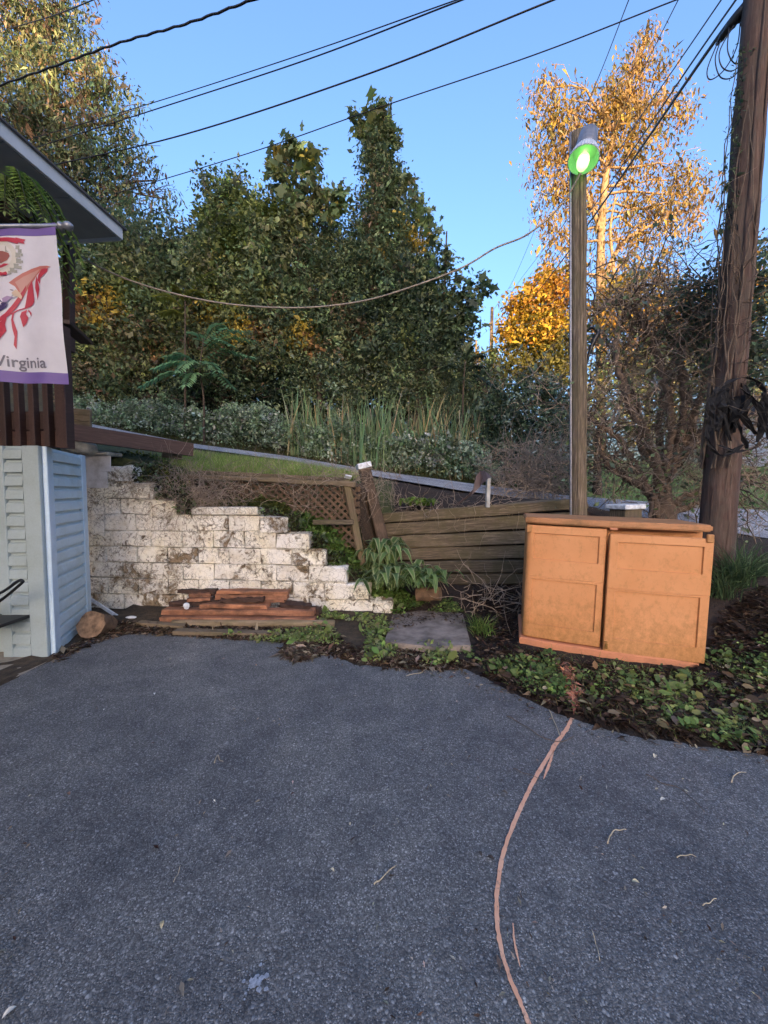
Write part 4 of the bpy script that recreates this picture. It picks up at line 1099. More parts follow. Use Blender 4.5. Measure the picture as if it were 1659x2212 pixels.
cable([(1625, -10, 4.5), (1543, 91, 5.1), (1364, 350, 8.2), (1273, 481, 11.5), (1178, 610, 18), (1072, 745, 36)], .022, 'thick black cable running from the utility pole down the road')
cable([(1600, -15, 4.6), (1492, 139, 5.8), (1364, 328, 8.4), (1269, 463, 12), (1150, 625, 22), (1068, 722, 38)], .013, 'thin cable just above the thick black cable', wav=.0)
cable([(1566, -12, 4.9), (1470, 128, 6.2), (1382, 255, 8.2), (1262, 428, 13), (1120, 610, 26), (1068, 690, 38)], .010, 'uppermost of the three cables leaving the utility pole')
cable([(1362, -10, 9), (1288, 179, 13), (1220, 335, 18), (1163, 478, 25), (1105, 612, 34), (1067, 668, 40)], .012, 'thin cable crossing the golden tree to the far pole')
cable([(1470, -10, 9), (1382, 165, 13), (1300, 330, 18), (1220, 480, 26), (1130, 630, 42), (1029, 738, 70)], .012, 'very thin cable right of the golden tree top')
def bundle():
    b = empty('cable_bundle', U(1590, 40, 4.5), 'taped black cable splice with loose loops beside the utility pole', 'cables')
    tube('splice', smooth_path([U(1640, -40, 4.42), U(1615, 8, 4.48), U(1590, 40, 4.55), U(1566, 72, 4.65), U(1548, 96, 4.75)], 5), [.06, .055, .055, .04, .018], MT['black'], b, 10, .12, 3)
    for k, l in enumerate(([(1585, 55), (1555, 110), (1560, 145), (1585, 152), (1610, 120), (1605, 60)], [(1550, 92), (1528, 150), (1535, 172), (1565, 150), (1592, 100), (1600, 40)], [(1575, 60), (1572, 110), (1590, 138), (1612, 110), (1600, 50)], [(1556, 88), (1545, 130), (1558, 168), (1590, 160), (1615, 95), (1618, 40)])):
        tube('loop', smooth_path([U(x, y, 4.5 + .02 * k) for x, y in l], 8), .006, MT['wire'], b, 6)
bundle()
def far_pole(x, y0, y1, d, w, label):
    tag(tube('utility_pole', [U(x - 3, y1, d), U(x + 1, y0, d)], [w, w * .7], MT['bark_tan'], None, 8), label, 'utility pole')
far_pole(1062, 664, 860, 40, .22, 'far slender utility pole above the road, taller of two')
far_pole(1028, 735, 860, 70, .22, 'tiny farthest utility pole in the gap between the trees')

# ------------------------------------------------------------------ timber on the ground
def plank_px(x0, x1, y, d0, d1, h, t, mat, label, cat='board', z=None, name='deck_board', tilt=0.0):
    a, b = U(x0, y, d0), U(x1, y, d1)
    if z is not None: a.z = z; b.z = z + tilt
    return tag(rough_board(name, a, b, h, t, MT[mat], seed=int(x0 * 7 + y), amp=.004 if mat == 'red_board' else .010, c=.006), label, cat, 'boards stacked against the white wall')
plank_px(352, 683, 1330, 4.43, 4.38, .075, .13, 'red_board', 'lowest front reddish board of the stack', z=.065)
plank_px(356, 680, 1318, 4.50, 4.46, .06, .13, 'red_board', 'second reddish board of the stack, just above the lowest', z=.140)
plank_px(436, 580, 1306, 4.54, 4.52, .045, .12, 'red_board', 'short reddish board lying on the middle of the stack', z=.195)
plank_px(505, 616, 1302, 4.60, 4.58, .04, .10, 'red_board', 'reddish board half hidden in the middle of the stack', z=.236, tilt=.01)
plank_px(406, 456, 1297, 4.60, 4.62, .04, .10, 'red_board', 'short lower offcut at the left of the stack', z=.245)
plank_px(411, 457, 1288, 4.66, 4.68, .04, .09, 'red_board', 'short upper offcut at the left of the stack', z=.287)
plank_px(470, 622, 1290, 4.63, 4.60, .06, .12, 'red_board', 'reddish board under the topmost board of the stack', z=.285)
plank_px(474, 624, 1277, 4.64, 4.60, .04, .13, 'red_board', 'topmost reddish board of the stack', z=.338)
plank_px(388, 468, 1282, 4.74, 4.72, .05, .09, 'dark_board', 'dark rotten board at the back left of the stack', z=.31)
plank_px(372, 520, 1306, 4.62, 4.60, .05, .12, 'dark_board', 'dark rotten board wedged in the left of the stack', z=.195, tilt=.03)
plank_px(610, 672, 1300, 4.56, 4.52, .06, .12, 'dark_board', 'dark rotten board at the right end of the stack', z=.20, tilt=-.02)
plank_px(640, 690, 1308, 4.62, 4.55, .08, .11, 'dark_board', 'crumbling dark stub at the far right of the stack', z=.12)
plank_px(478, 571, 1294, 4.55, 4.53, .05, .07, 'dark_board', 'knobbly dark stick lying across the stack', z=.245, tilt=.03)
P_ = P0(367, 1358); Q_ = P0(722, 1360)
o = tube('landscape_timber', [Vector((P_.x, P_.y + .06, .035)).lerp(Vector((Q_.x, Q_.y + .05, .045)), i / 12) for i in range(13)], .048, MT['grey_board'], None, 12, .04, 2)
tag(o, 'round grey timber lying in front of the board stack', 'timber')
P_ = P0(378, 1370); Q_ = P0(607, 1376)
tag(board('weathered_board', Vector((P_.x, P_.y, .03)), Vector((Q_.x, Q_.y, .03)), .045, .10, MT['grey_board']), 'weathered flat board at the asphalt edge, in front of the stack', 'board')
P_ = P0(300, 1352); tag(board('weathered_board', Vector((P_.x, P_.y, .03)), P0(400, 1354, .035), .05, .09, MT['grey_board']), 'grey board end left of the stack, half sunk in litter', 'board')
a = U(192, 1292, 4.75); b = P0(254, 1332, .03)
tag(board('metal_strip', a, b, .05, .012, MT['white_metal']), 'thin pale strip leaning on the wall beside the blue siding', 'strip')
for (x, y, r) in ((284, 1333, .05), (455, 1301, .03), (404, 1308, .035)):
    pass
def log(name, c, axis, r, L, seed, label):
    ax = axis.normalized(); g = np.random.default_rng(seed)
    e = empty(name, c - Vector((0, 0, r)), label, 'log')
    pts = [c + ax * (L * (i / 6 - .5)) for i in range(7)]
    V, F = tube_arr(pts, [r * 1.04, r, r * .97, r], 18, .045, seed)
    obj('bark', V, F, MT['log_side'], e, smooth=True)
    for s, o_ in ((0, 0), (1, 6 * 18)):
        ring = [V[o_ + k] for k in range(18)]; cen = np.mean(ring, 0) + np.array(ax) * (.004 if s else -.004)
        f = [[k, (k + 1) % 18, 18] for k in range(18)]
        obj('cut_end', ring + [cen], f if s else [q[::-1] for q in f], MT['log_end'], e)
    return e
log('log_section', U(210, 1352, 4.12), Vector((.15, -.75, .35)), .135, .26, 4, 'cut log section leaning against the blue siding corner')
log('log_section', U(926, 1283, 4.75), Vector((.9, -.35, .1)), .085, .30, 5, 'small split log among moss beside the broad-leaved plant')
rock('white_stone', P0(283, 1335, .03), (.07, .04, .025), plain('white_stone_surface', (.75, .74, .70), .7), 9, 'small white stone scrap left of the board stack', 'stone')
rock('white_stone', U(403, 1309, 4.45), (.04, .03, .04), MT['white_metal'], 12, 'white crumpled scrap on the left end of the boards', 'scrap')

# ------------------------------------------------------------------ orange marking line
def ribbon(name, pts, w, z, label, seed, mat='paint_line'):
    P = smooth_path([P0(x, y) for x, y in pts], 14); g = np.random.default_rng(seed); V = []
    n = len(P); jt = np.convolve(g.normal(0, 1, n * 2 + 8), np.ones(3) / 1.7, 'same')
    for i, p in enumerate(P):
        t = (P[min(i + 1, n - 1)] - P[max(i - 1, 0)]).normalized(); s = Vector((-t.y, t.x, 0))
        ww = np.interp(i / (n - 1), np.linspace(0, 1, len(w)), w)
        for sg in (-1, 1):
            q = p + s * (sg * ww / 2 * (1 + .17 * jt[i + (n if sg > 0 else 0)])); V.append((q.x, q.y, z))
    F = np.array([[2 * i, 2 * i + 1, 2 * i + 3, 2 * i + 2] for i in range(n - 1)])
    return tag(obj(name, np.array(V), F[:, ::-1].copy(), MT[mat]), label, 'paint line')
ribbon('painted_line', [(1236, 1552), (1226, 1572), (1208, 1598), (1180, 1642), (1146, 1702), (1118, 1762), (1090, 1836), (1076, 1908), (1073, 1975), (1080, 2040), (1100, 2110), (1124, 2168), (1144, 2216), (1170, 2280)], [.020, .026, .020, .017, .015, .0135, .012], .004, 'long curved orange painted line across the asphalt', 1)
ribbon('painted_line', [(1196, 1622), (1188, 1648), (1174, 1684)], [.004, .012, .016, .004], .004, 'short orange stroke right of the long painted line', 2)
ribbon('painted_line', [(1108, 1996), (1112, 2040), (1124, 2092)], [.003, .007, .007, .002], .004, 'thin faint orange stroke near the bottom beside the long line', 3)
# ------------------------------------------------------------------ trees and shrubs
DKG, MDG, OLV, YGR, YEL, ORG, GRG, BRN, TAN = (.092, .128, .068), (.175, .235, .11), (.22, .235, .11), (.22, .26, .08), (.52, .38, .07), (.34, .19, .08), (.20, .25, .18), (.17, .12, .07), (.32, .22, .14)

def wiggle(a, b, n, amp, rng):
    P = np.linspace(np.array(a), np.array(b), n); w = rng.normal(size=(n, 3)) * amp * np.linalg.norm(np.array(b) - np.array(a)); w[0] = 0; w[-1] = 0
    return [Vector(p) for p in (P + w)]

def tree(name, label, cat, trunk, blobs, per=60, m=10, spread=.16, size=.13, pal=((DKG), (MDG)), wts=(1, 1), tmpl=RHOMB, droop=.4, seed=1, bark='bark', tr=.12, group=None, jit=.3, shell=.35, drop=0.0, flat=.5, branches=True, patch=None, sub=2):
    rng = np.random.default_rng(seed)
    T = [U(*p) for p in trunk]; d_near = T[0].y < 19
    g = float(gz(T[0].x, T[0].y)); T[0].z = min(T[0].z, g) if T[0].z < g + 3 else T[0].z
    T[0].z = g - .05
    root = empty(name, T[0], label, cat, group)
    sp = smooth_path(T, 6); parts = [tube_arr(sp, [tr, tr * .75, tr * .3], 8, .05, seed)]
    cl, rad = blob_clusters(blobs, per, rng, shell)
    if branches:
        tp = np.array([tuple(p) for p in sp])
        for b in blobs:
            c = np.array(U(*b[:3][:2], b[3])); q = tp[np.argmin(np.linalg.norm(tp - (c - np.array([0, 0, .3])), axis=1) + (tp[:, 2] > c[2]) * 3)]
            P = wiggle(q, c, 6, .05, rng); parts.append(tube_arr(P, [min(tr * .4, .09), min(.03, tr * .16)], 5))
            rr = b[2] / FPX * b[3]
            for _ in range(sub):
                e = c + nrm(rng.normal(size=3)) * rr * .85; parts.append(tube_arr(wiggle(P[int(rng.integers(2, 5))], e, 5, .06, rng), [min(.03, tr * .16), min(.012, tr * .05)], 4))
    V, F = join_arr(parts); obj('trunk', V, F, MT[bark], root, smooth=True)
    if tmpl is STAR: size *= .72; m = int(m * 1.5)
    elif tmpl is LANCE and d_near: size *= .9; m = int(m * 1.9)
    else: size *= (.69 if d_near else .90); m = int(m * (2.0 if d_near else 1.7)); spread *= (.85 if d_near else 1)
    pos, ci = crown_leaves(cl, m, spread, rng, drop)
    cc = palette(len(cl), pal, wts, jit, rng)
    if patch is not None:
        for (x, y, r, d, c) in patch:
            q = np.array(U(x, y, d)); hit = np.linalg.norm((cl - q)[:, [0, 2]], axis=1) < r / FPX * d
            cc[hit] = np.array(c) * np.exp(rng.normal(0, .2, (hit.sum(), 1)))
    col = np.clip(cc[ci] * np.exp(rng.normal(0, .22, (len(pos), 1))), .003, .9)
    sz = size * np.exp(rng.normal(0, .38, len(pos)))
    cen = np.concatenate(BLOB_C); nb_ = nrm(cl - cen + rng.normal(0, .25, cl.shape) * rad[:, None]) * 1.1 + np.array([0, 0, .35])
    leaves('crown', pos, sz, col, MT['leaf'], root, tmpl, droop, flat, rng=rng, nbias=nb_[ci])
    return root

# the tall open tree at the left
tree('tall_tree', 'tall airy brown-green tree with drooping leaves at upper left', 'tree', [(120, 900, 14), (140, 600, 14), (130, 350, 14), (110, 120, 14), (90, -60, 14)],
     [(20, 60, 60, 14, .8), (110, 60, 70, 14.5, .8), (60, 160, 90, 14, .9), (170, 150, 70, 14, .7), (230, 190, 55, 14, .5), (20, 260, 90, 13.5, 1), (130, 270, 90, 14, 1), (220, 290, 70, 14, .7), (280, 250, 45, 14, .28), (310, 330, 45, 14, .25), (60, 380, 90, 13.5, 1), (180, 390, 80, 14, .9), (260, 380, 60, 14, .5), (330, 390, 40, 14, .22), (360, 430, 35, 14, .16), (250, 470, 70, 13.5, .7), (330, 480, 50, 13.5, .35), (140, 0, 60, 14, .6), (30, -40, 80, 14, .6)],
     per=70, m=13, spread=.20, size=.17, pal=(DKG, OLV, BRN, TAN, MDG), wts=(3, 3, 2, .8, 2), tmpl=LANCE, droop=1.4, seed=2, tr=.16, drop=.25, sub=4)
# thicket, from left to right; yellow patches paint sun spots into the leaves
tree('overgrown_tree', 'dark leafy tree behind the eave, left end of the thicket', 'tree', [(230, 930, 12.6), (240, 700, 12.6), (250, 560, 12.6)],
     [(200, 560, 80, 12.6, 1), (290, 560, 80, 12.6, 1), (230, 640, 90, 12.4), (330, 630, 80, 12.3), (180, 700, 80, 12.3), (390, 550, 55, 12.8), (425, 520, 35, 13, .6)],
     per=120, m=12, spread=.2, size=.17, pal=(DKG, MDG, OLV), wts=(4, 2, 2), seed=3, group='thicket beyond the road', patch=[(255, 672, 40, 12.4, YEL), (205, 690, 30, 12.4, ORG), (300, 640, 25, 12.4, YGR)])  # yellow patch: a sunlit spot put into the leaf colour
tree('vine_mound', 'vine-smothered tree with rounded top left of the sycamore shoots', 'tree', [(500, 930, 12.4), (500, 700, 12.4), (500, 480, 12.4)],
     [(480, 430, 42, 12.4), (535, 450, 45, 12.4), (580, 480, 45, 12.4), (470, 500, 50, 12.4), (540, 530, 70, 12.3), (620, 520, 50, 12.4), (460, 580, 70, 12.2), (550, 610, 80, 12.1), (440, 390, 16, 12.4, .8), (520, 385, 12, 12.4, .8)],
     per=150, m=12, spread=.17, size=.17, pal=(DKG, MDG, OLV, YGR), wts=(2, 3, 3, 2.2), seed=4, group='thicket beyond the road', patch=[(545, 455, 35, 12.3, YGR), (600, 460, 25, 12.3, (.12, .15, .03)), (510, 545, 30, 12.3, (.1, .13, .03))])
tree('sycamore_sapling', 'young sycamore with large star leaves rising in the thicket middle', 'tree', [(640, 930, 12.2), (645, 650, 12.2), (640, 450, 12.2), (640, 320, 12.2)],
     [(640, 320, 24, 12.2, 1.2), (600, 345, 22, 12.2, 1), (668, 345, 22, 12.2, 1), (615, 390, 28, 12.2, 1), (665, 400, 30, 12.2, 1), (690, 430, 30, 12.2, 1), (640, 450, 40, 12.2, 1), (720, 450, 26, 12.2, 1), (740, 420, 18, 12.2, 1)],
     per=90, m=5, spread=.13, size=.27, pal=(MDG, OLV, YGR, YEL), wts=(4, 3, 2, .3), tmpl=STAR, seed=5, tr=.06, group='thicket beyond the road', sub=4)
tree('vine_tower', 'tall ivy-covered tree standing like a tower in the middle', 'tree', [(840, 960, 12.6), (838, 700, 12.6), (832, 450, 12.6), (828, 230, 12.6)],
     [(822, 300, 28, 12.6, 1.3), (815, 345, 38, 12.6, 1.3), (835, 385, 40, 12.6, 1.3), (815, 430, 44, 12.6, 1.2), (855, 440, 40, 12.6, 1), (800, 480, 40, 12.6, 1), (845, 510, 62, 12.6), (895, 480, 30, 12.6, .5), (800, 540, 60, 12.5), (885, 550, 52, 12.5, .7), (840, 600, 75, 12.4), (925, 560, 32, 12.6, .4), (770, 590, 55, 12.4)],
     per=150, m=12, spread=.14, size=.135, pal=(DKG, MDG, OLV, BRN), wts=(3, 4, 2, .5), seed=6, tr=.15, group='thicket beyond the road', patch=[(905, 520, 26, 12.4, YEL), (818, 555, 12, 12.2, YEL), (860, 480, 10, 12.2, YEL), (800, 480, 10, 12.2, TAN)])
tree('sycamore_tree', 'star-leaved sycamore tip poking out above the ivy tower', 'tree', [(832, 960, 12.75), (832, 500, 12.75), (826, 240, 12.7)],
     [(828, 232, 20, 12.6, 1.6), (826, 265, 22, 12.6, 1.5), (795, 265, 16, 12.6, 1.2), (772, 255, 14, 12.6, 1.4), (785, 290, 16, 12.6, 1), (855, 300, 20, 12.6, 1), (885, 390, 14, 12.4, 1.2), (920, 470, 18, 12.3, 1.2), (940, 510, 16, 12.3, 1.2), (900, 430, 18, 12.3, 1)],
     per=110, m=4, spread=.10, size=.26, pal=(MDG, OLV, YGR), wts=(4, 2, 2), tmpl=STAR, seed=7, tr=.05, group='thicket beyond the road', branches=True)
tree('overgrown_tree', 'dense dark green tree in the thicket below the sycamore shoots', 'tree', [(660, 950, 12.70), (660, 700, 12.70), (660, 560, 12.70)],
     [(650, 560, 85, 12.80), (730, 560, 70, 12.90), (690, 640, 90, 12.50), (600, 650, 80, 12.50), (770, 660, 80, 12.50), (640, 720, 80, 12.20), (720, 730, 80, 12.20)],
     per=140, m=12, spread=.18, size=.15, pal=(DKG, MDG, OLV, BRN), wts=(5, 3, 2, .8), seed=8, group='thicket beyond the road', patch=[(640, 715, 30, 11.3, YEL), (665, 745, 22, 11.2, ORG), (745, 650, 18, 11.3, BRN)])
tree('overgrown_tree', 'rounded bluish green tree in the thicket under the ivy tower', 'tree', [(860, 960, 12.30), (860, 760, 12.30), (850, 620, 12.30)],
     [(800, 620, 75, 12.40), (860, 650, 80, 12.30), (920, 660, 65, 12.40), (820, 720, 85, 12.10), (900, 740, 80, 12.10), (960, 720, 50, 12.40, .8)],
     per=150, m=12, spread=.16, size=.14, pal=(DKG, (.045, .075, .045), MDG, OLV), wts=(4, 4, 2, 1), seed=9, group='thicket beyond the road', patch=[(760, 700, 26, 11.0, BRN), (960, 620, 12, 11.2, YEL), (880, 720, 15, 11, YGR)])
tree('open_tree', 'thin tree with star leaves reaching over the gap right of the thicket', 'tree', [(945, 980, 12), (950, 760, 12), (960, 620, 12), (965, 500, 12)],
     [(930, 580, 30, 12, .8), (965, 560, 22, 12, .7), (960, 630, 40, 12, .8), (1000, 660, 30, 12, .6), (1030, 625, 26, 12, .6), (1010, 700, 26, 12, .5), (970, 700, 40, 12, .9), (980, 740, 36, 12, .9), (1045, 620, 12, 12, 1), (1020, 650, 16, 12, .7)],
     per=100, m=7, spread=.13, size=.2, pal=(DKG, MDG, OLV), wts=(3, 3, 1), tmpl=STAR, seed=10, tr=.07, group='thicket beyond the road')
tree('viny_shrub', 'olive vine-covered shrub left of the fern-leaved sapling', 'shrub', [(300, 930, 12.30), (300, 820, 12.30), (300, 740, 12.30)],
     [(220, 760, 75, 12.30), (300, 720, 80, 12.30), (380, 690, 70, 12.30), (180, 820, 60, 12.20), (270, 810, 70, 12.20, .7), (350, 770, 60, 12.20, .8)],
     per=110, m=11, spread=.18, size=.15, pal=(DKG, OLV, BRN, YGR), wts=(3, 4, 1.4, .7), seed=11, group='thicket beyond the road', patch=[(345, 655, 35, 11.2, YGR), (310, 735, 20, 11.2, ORG)])
tree('viny_shrub', 'shrub with painted yellow sun flecks in the middle of the thicket beside the sapling', 'shrub', [(470, 930, 12.10), (470, 800, 12.10), (470, 680, 12.10)],
     [(430, 650, 60, 12.20), (480, 660, 60, 12.20), (530, 690, 60, 12.20), (570, 750, 70, 11.90), (500, 760, 70, 11.90), (430, 740, 60, 12.10)],
     per=120, m=11, spread=.17, size=.15, pal=(DKG, OLV, YGR, BRN), wts=(4, 4, 1, 1), seed=12, group='thicket beyond the road', patch=[(430, 655, 25, 11.1, YEL), (460, 645, 22, 11.1, YGR), (500, 690, 26, 11.0, YEL), (545, 700, 16, 11, ORG)])  # yellow patches are light spots coloured onto the leaves
tree('viny_shrub', 'low dark shrub under the fern-leaved sapling', 'shrub', [(480, 930, 11.90), (480, 880, 11.90), (480, 820, 11.90)],
     [(420, 850, 60, 11.90), (500, 840, 60, 11.90), (560, 850, 60, 11.90), (620, 840, 60, 11.90), (330, 850, 50, 12.10, .7), (250, 850, 45, 12.30, .6)],
     per=120, m=11, spread=.15, size=.12, pal=(DKG, (.02, .035, .018), MDG), wts=(4, 4, 1), seed=13, group='thicket beyond the road')
tree('viny_shrub', 'grey-green shrub behind the left cattails', 'shrub', [(690, 940, 11.80), (690, 860, 11.80), (690, 780, 11.80)],
     [(660, 800, 60, 11.90), (730, 790, 60, 11.90), (700, 850, 60, 11.80), (790, 800, 60, 11.90), (760, 850, 50, 11.80)],
     per=130, m=11, spread=.14, size=.11, pal=(DKG, GRG, MDG, OLV), wts=(4, 1.5, 3, 2), seed=14, group='thicket beyond the road')
tree('viny_shrub', 'grey-green shrub behind the right cattails', 'shrub', [(900, 970, 11.70), (900, 880, 11.70), (900, 800, 11.70)],
     [(850, 800, 60, 11.80), (920, 800, 60, 11.80), (980, 800, 50, 11.90), (880, 860, 60, 11.70), (950, 860, 55, 11.70), (1000, 850, 45, 11.70), (1010, 780, 30, 12.30, .7)],
     per=130, m=11, spread=.14, size=.11, pal=(DKG, GRG, MDG, OLV), wts=(4, 1.2, 3, 3), seed=15, group='thicket beyond the road')
tree('round_bush', 'dark glossy bush by the lamp post beyond the road', 'shrub', [(1120, 1040, 10.6), (1120, 950, 10.6), (1120, 880, 10.6)],
     [(1100, 860, 45, 10.8), (1150, 840, 45, 11), (1195, 860, 45, 11), (1060, 900, 45, 10.6), (1110, 920, 55, 10.6), (1180, 930, 60, 10.4), (1220, 900, 50, 10.6), (1060, 960, 40, 10.5), (1130, 985, 50, 10.3), (1200, 1000, 50, 10.2)],
     per=130, m=11, spread=.14, size=.125, pal=(DKG, (.05, .085, .06), GRG), wts=(4, 3, 1.6), seed=16, group='bushes along the road')
tree('round_bush', 'low bush right of the lamp post, behind the bare shrub', 'shrub', [(1290, 1060, 10.0), (1290, 980, 10.0), (1290, 930, 10.0)],
     [(1260, 960, 45, 10.2, .8), (1300, 920, 40, 10.4, .5), (1270, 1020, 36, 10.2, .7)],
     per=90, m=10, spread=.13, size=.12, pal=(DKG, OLV, BRN, GRG), wts=(3, 2, 2, 1), seed=17, group='bushes along the road')
# sunlit trees at the right
GOLD = (.36, .24, .055); TANL = (.29, .20, .10)
tree('golden_tree', 'tall sunlit tree with golden drooping leaves behind the lamp', 'tree', [(1300, 1010, 26), (1297, 800, 26), (1296, 620, 26), (1300, 480, 26), (1312, 360, 26), (1350, 210, 26), (1398, 70, 26)],
     [(1400, 55, 22, 26, .7), (1385, 110, 36, 26, .9), (1360, 165, 45, 26, .9), (1415, 130, 30, 26, .6), (1345, 225, 50, 26, 1), (1290, 250, 50, 26, 1), (1175, 170, 26, 26, .7), (1150, 215, 26, 26, .6), (1215, 215, 45, 26, .8), (1190, 270, 45, 26, .8), (1240, 290, 50, 26, 1), (1400, 230, 45, 26, .9), (1460, 200, 22, 26, .6), (1490, 215, 22, 26, .7), (1460, 255, 34, 26, .6), (1180, 340, 40, 26, .8), (1230, 360, 50, 26, 1), (1320, 310, 60, 26, 1), (1390, 310, 45, 26, .8), (1200, 420, 45, 26, .8), (1260, 440, 50, 26, .7), (1370, 390, 45, 26, .7), (1330, 200, 40, 26, 1),
      (1190, 500, 40, 26, .6), (1240, 520, 45, 26, .6), (1210, 580, 50, 26, .6), (1440, 390, 45, 26, .8), (1490, 360, 36, 26, .8), (1510, 410, 36, 26, .7), (1450, 440, 45, 26, .8), (1400, 450, 45, 26, .7), (1350, 490, 45, 26, .6), (1400, 520, 50, 26, .5), (1480, 470, 40, 26, .6), (1340, 570, 50, 26, .6)],
     per=100, m=8, spread=.30, size=.30, pal=(GOLD, TANL, (.23, .14, .05), (.17, .16, .07)), wts=(3, 3, 2, 1.2), tmpl=LANCE, droop=1.8, seed=20, bark='bark_tan', tr=.31, drop=.7, sub=2, jit=.25)
def limb(name, pts, r, root, bark):
    tube(name, smooth_path([U(*p) for p in pts], 6), r, MT[bark], root, 8, .05, 3)
gt = bpy.data.objects['golden_tree']
limb('limb', [(1297, 640, 25.8), (1318, 570, 25.7), (1350, 520, 25.7), (1400, 490, 25.7), (1470, 455, 25.7)], [.18, .13, .05], gt, 'bark_tan')
limb('limb', [(1298, 500, 25.9), (1275, 440, 25.8), (1255, 380, 25.8), (1225, 300, 25.8)], [.15, .10, .04], gt, 'bark_tan')
limb('limb', [(1298, 690, 25.9), (1325, 600, 25.6), (1318, 500, 25.6), (1330, 420, 25.6)], [.15, .10, .04], gt, 'bark_tan')
YL2 = (.44, .29, .035); OR2 = (.40, .20, .04); OG = (.13, .12, .03)
tree('yellow_tree', 'bright yellow tree left of the lamp post, catching the sun', 'tree', [(1180, 960, 22), (1180, 800, 22), (1185, 660, 22)],
     [(1200, 610, 40, 22), (1165, 645, 45, 22), (1125, 665, 36, 22), (1215, 665, 45, 22), (1110, 720, 40, 22), (1165, 710, 55, 22), (1220, 740, 45, 22), (1120, 780, 45, 22), (1180, 790, 55, 22)],
     per=150, m=11, spread=.24, size=.22, pal=(YL2, OR2, OG), wts=(5, 2, 2), seed=21, tr=.2, group='autumn trees at the right', patch=[(1120, 790, 50, 21.8, OG), (1190, 800, 60, 21.8, OG), (1230, 760, 45, 21.8, OG), (1210, 640, 28, 21.8, OR2)])
tree('yellow_tree', 'wide orange-yellow tree glimpsed through the bare shrub', 'tree', [(1400, 960, 23), (1400, 800, 23), (1400, 660, 23)],
     [(1330, 640, 45, 23), (1390, 610, 50, 23), (1440, 650, 45, 23), (1360, 700, 50, 23), (1430, 720, 50, 23), (1290, 700, 40, 23), (1500, 690, 45, 23), (1480, 760, 45, 23), (1380, 780, 50, 23), (1560, 720, 45, 23), (1640, 640, 50, 23, .8), (1620, 560, 40, 23, .6)],
     per=95, m=10, spread=.26, size=.24, pal=(YL2, OR2, OG, TANL), wts=(3, 2, 4, 2), seed=22, tr=.2, group='autumn trees at the right')
tree('hedgerow_tree', 'wide olive autumn tree behind the lawn, right of the golden trunk', 'tree', [(1450, 990, 19), (1450, 880, 19), (1450, 800, 19)],
     [(1330, 790, 50, 20), (1400, 800, 55, 20), (1470, 800, 55, 20), (1540, 800, 55, 20), (1610, 810, 60, 20), (1350, 870, 50, 20), (1420, 880, 50, 20), (1490, 880, 50, 20), (1560, 890, 50, 20, .6), (1260, 830, 40, 20), (1270, 900, 40, 20), (1380, 930, 36, 20, .7), (1460, 935, 36, 20, .7), (1660, 760, 50, 20)],
     per=70, m=10, spread=.22, size=.2, pal=(OLV, DKG, (.20, .15, .05), MDG), wts=(3, 2, 2, 2), seed=25, tr=.15, group='autumn trees at the right', branches=False)
tree('yellow_tree', 'tiny yellow tree far off in the gap above the road', 'tree', [(1025, 830, 60), (1025, 790, 60), (1025, 760, 60)],
     [(1025, 770, 14, 60, 3), (1010, 795, 16, 60, 3), (1035, 800, 18, 60, 3), (1060, 810, 18, 60, 2)], per=120, m=8, spread=.4, size=.5, pal=(YL2, OR2), wts=(2, 1), seed=23, tr=.2, group='autumn trees at the right', branches=False)
tree('distant_tree', 'dark small conifer-like tree beneath the far utility pole', 'tree', [(1060, 880, 34), (1060, 800, 34), (1062, 740, 34)],
     [(1062, 760, 14, 34, 2), (1060, 785, 22, 34, 2), (1075, 810, 26, 34, 2), (1050, 815, 24, 34, 2), (1060, 840, 36, 34, 2)], per=120, m=8, spread=.25, size=.3, pal=(DKG, MDG, OG), wts=(3, 2, 1), seed=24, tr=.15, branches=False)

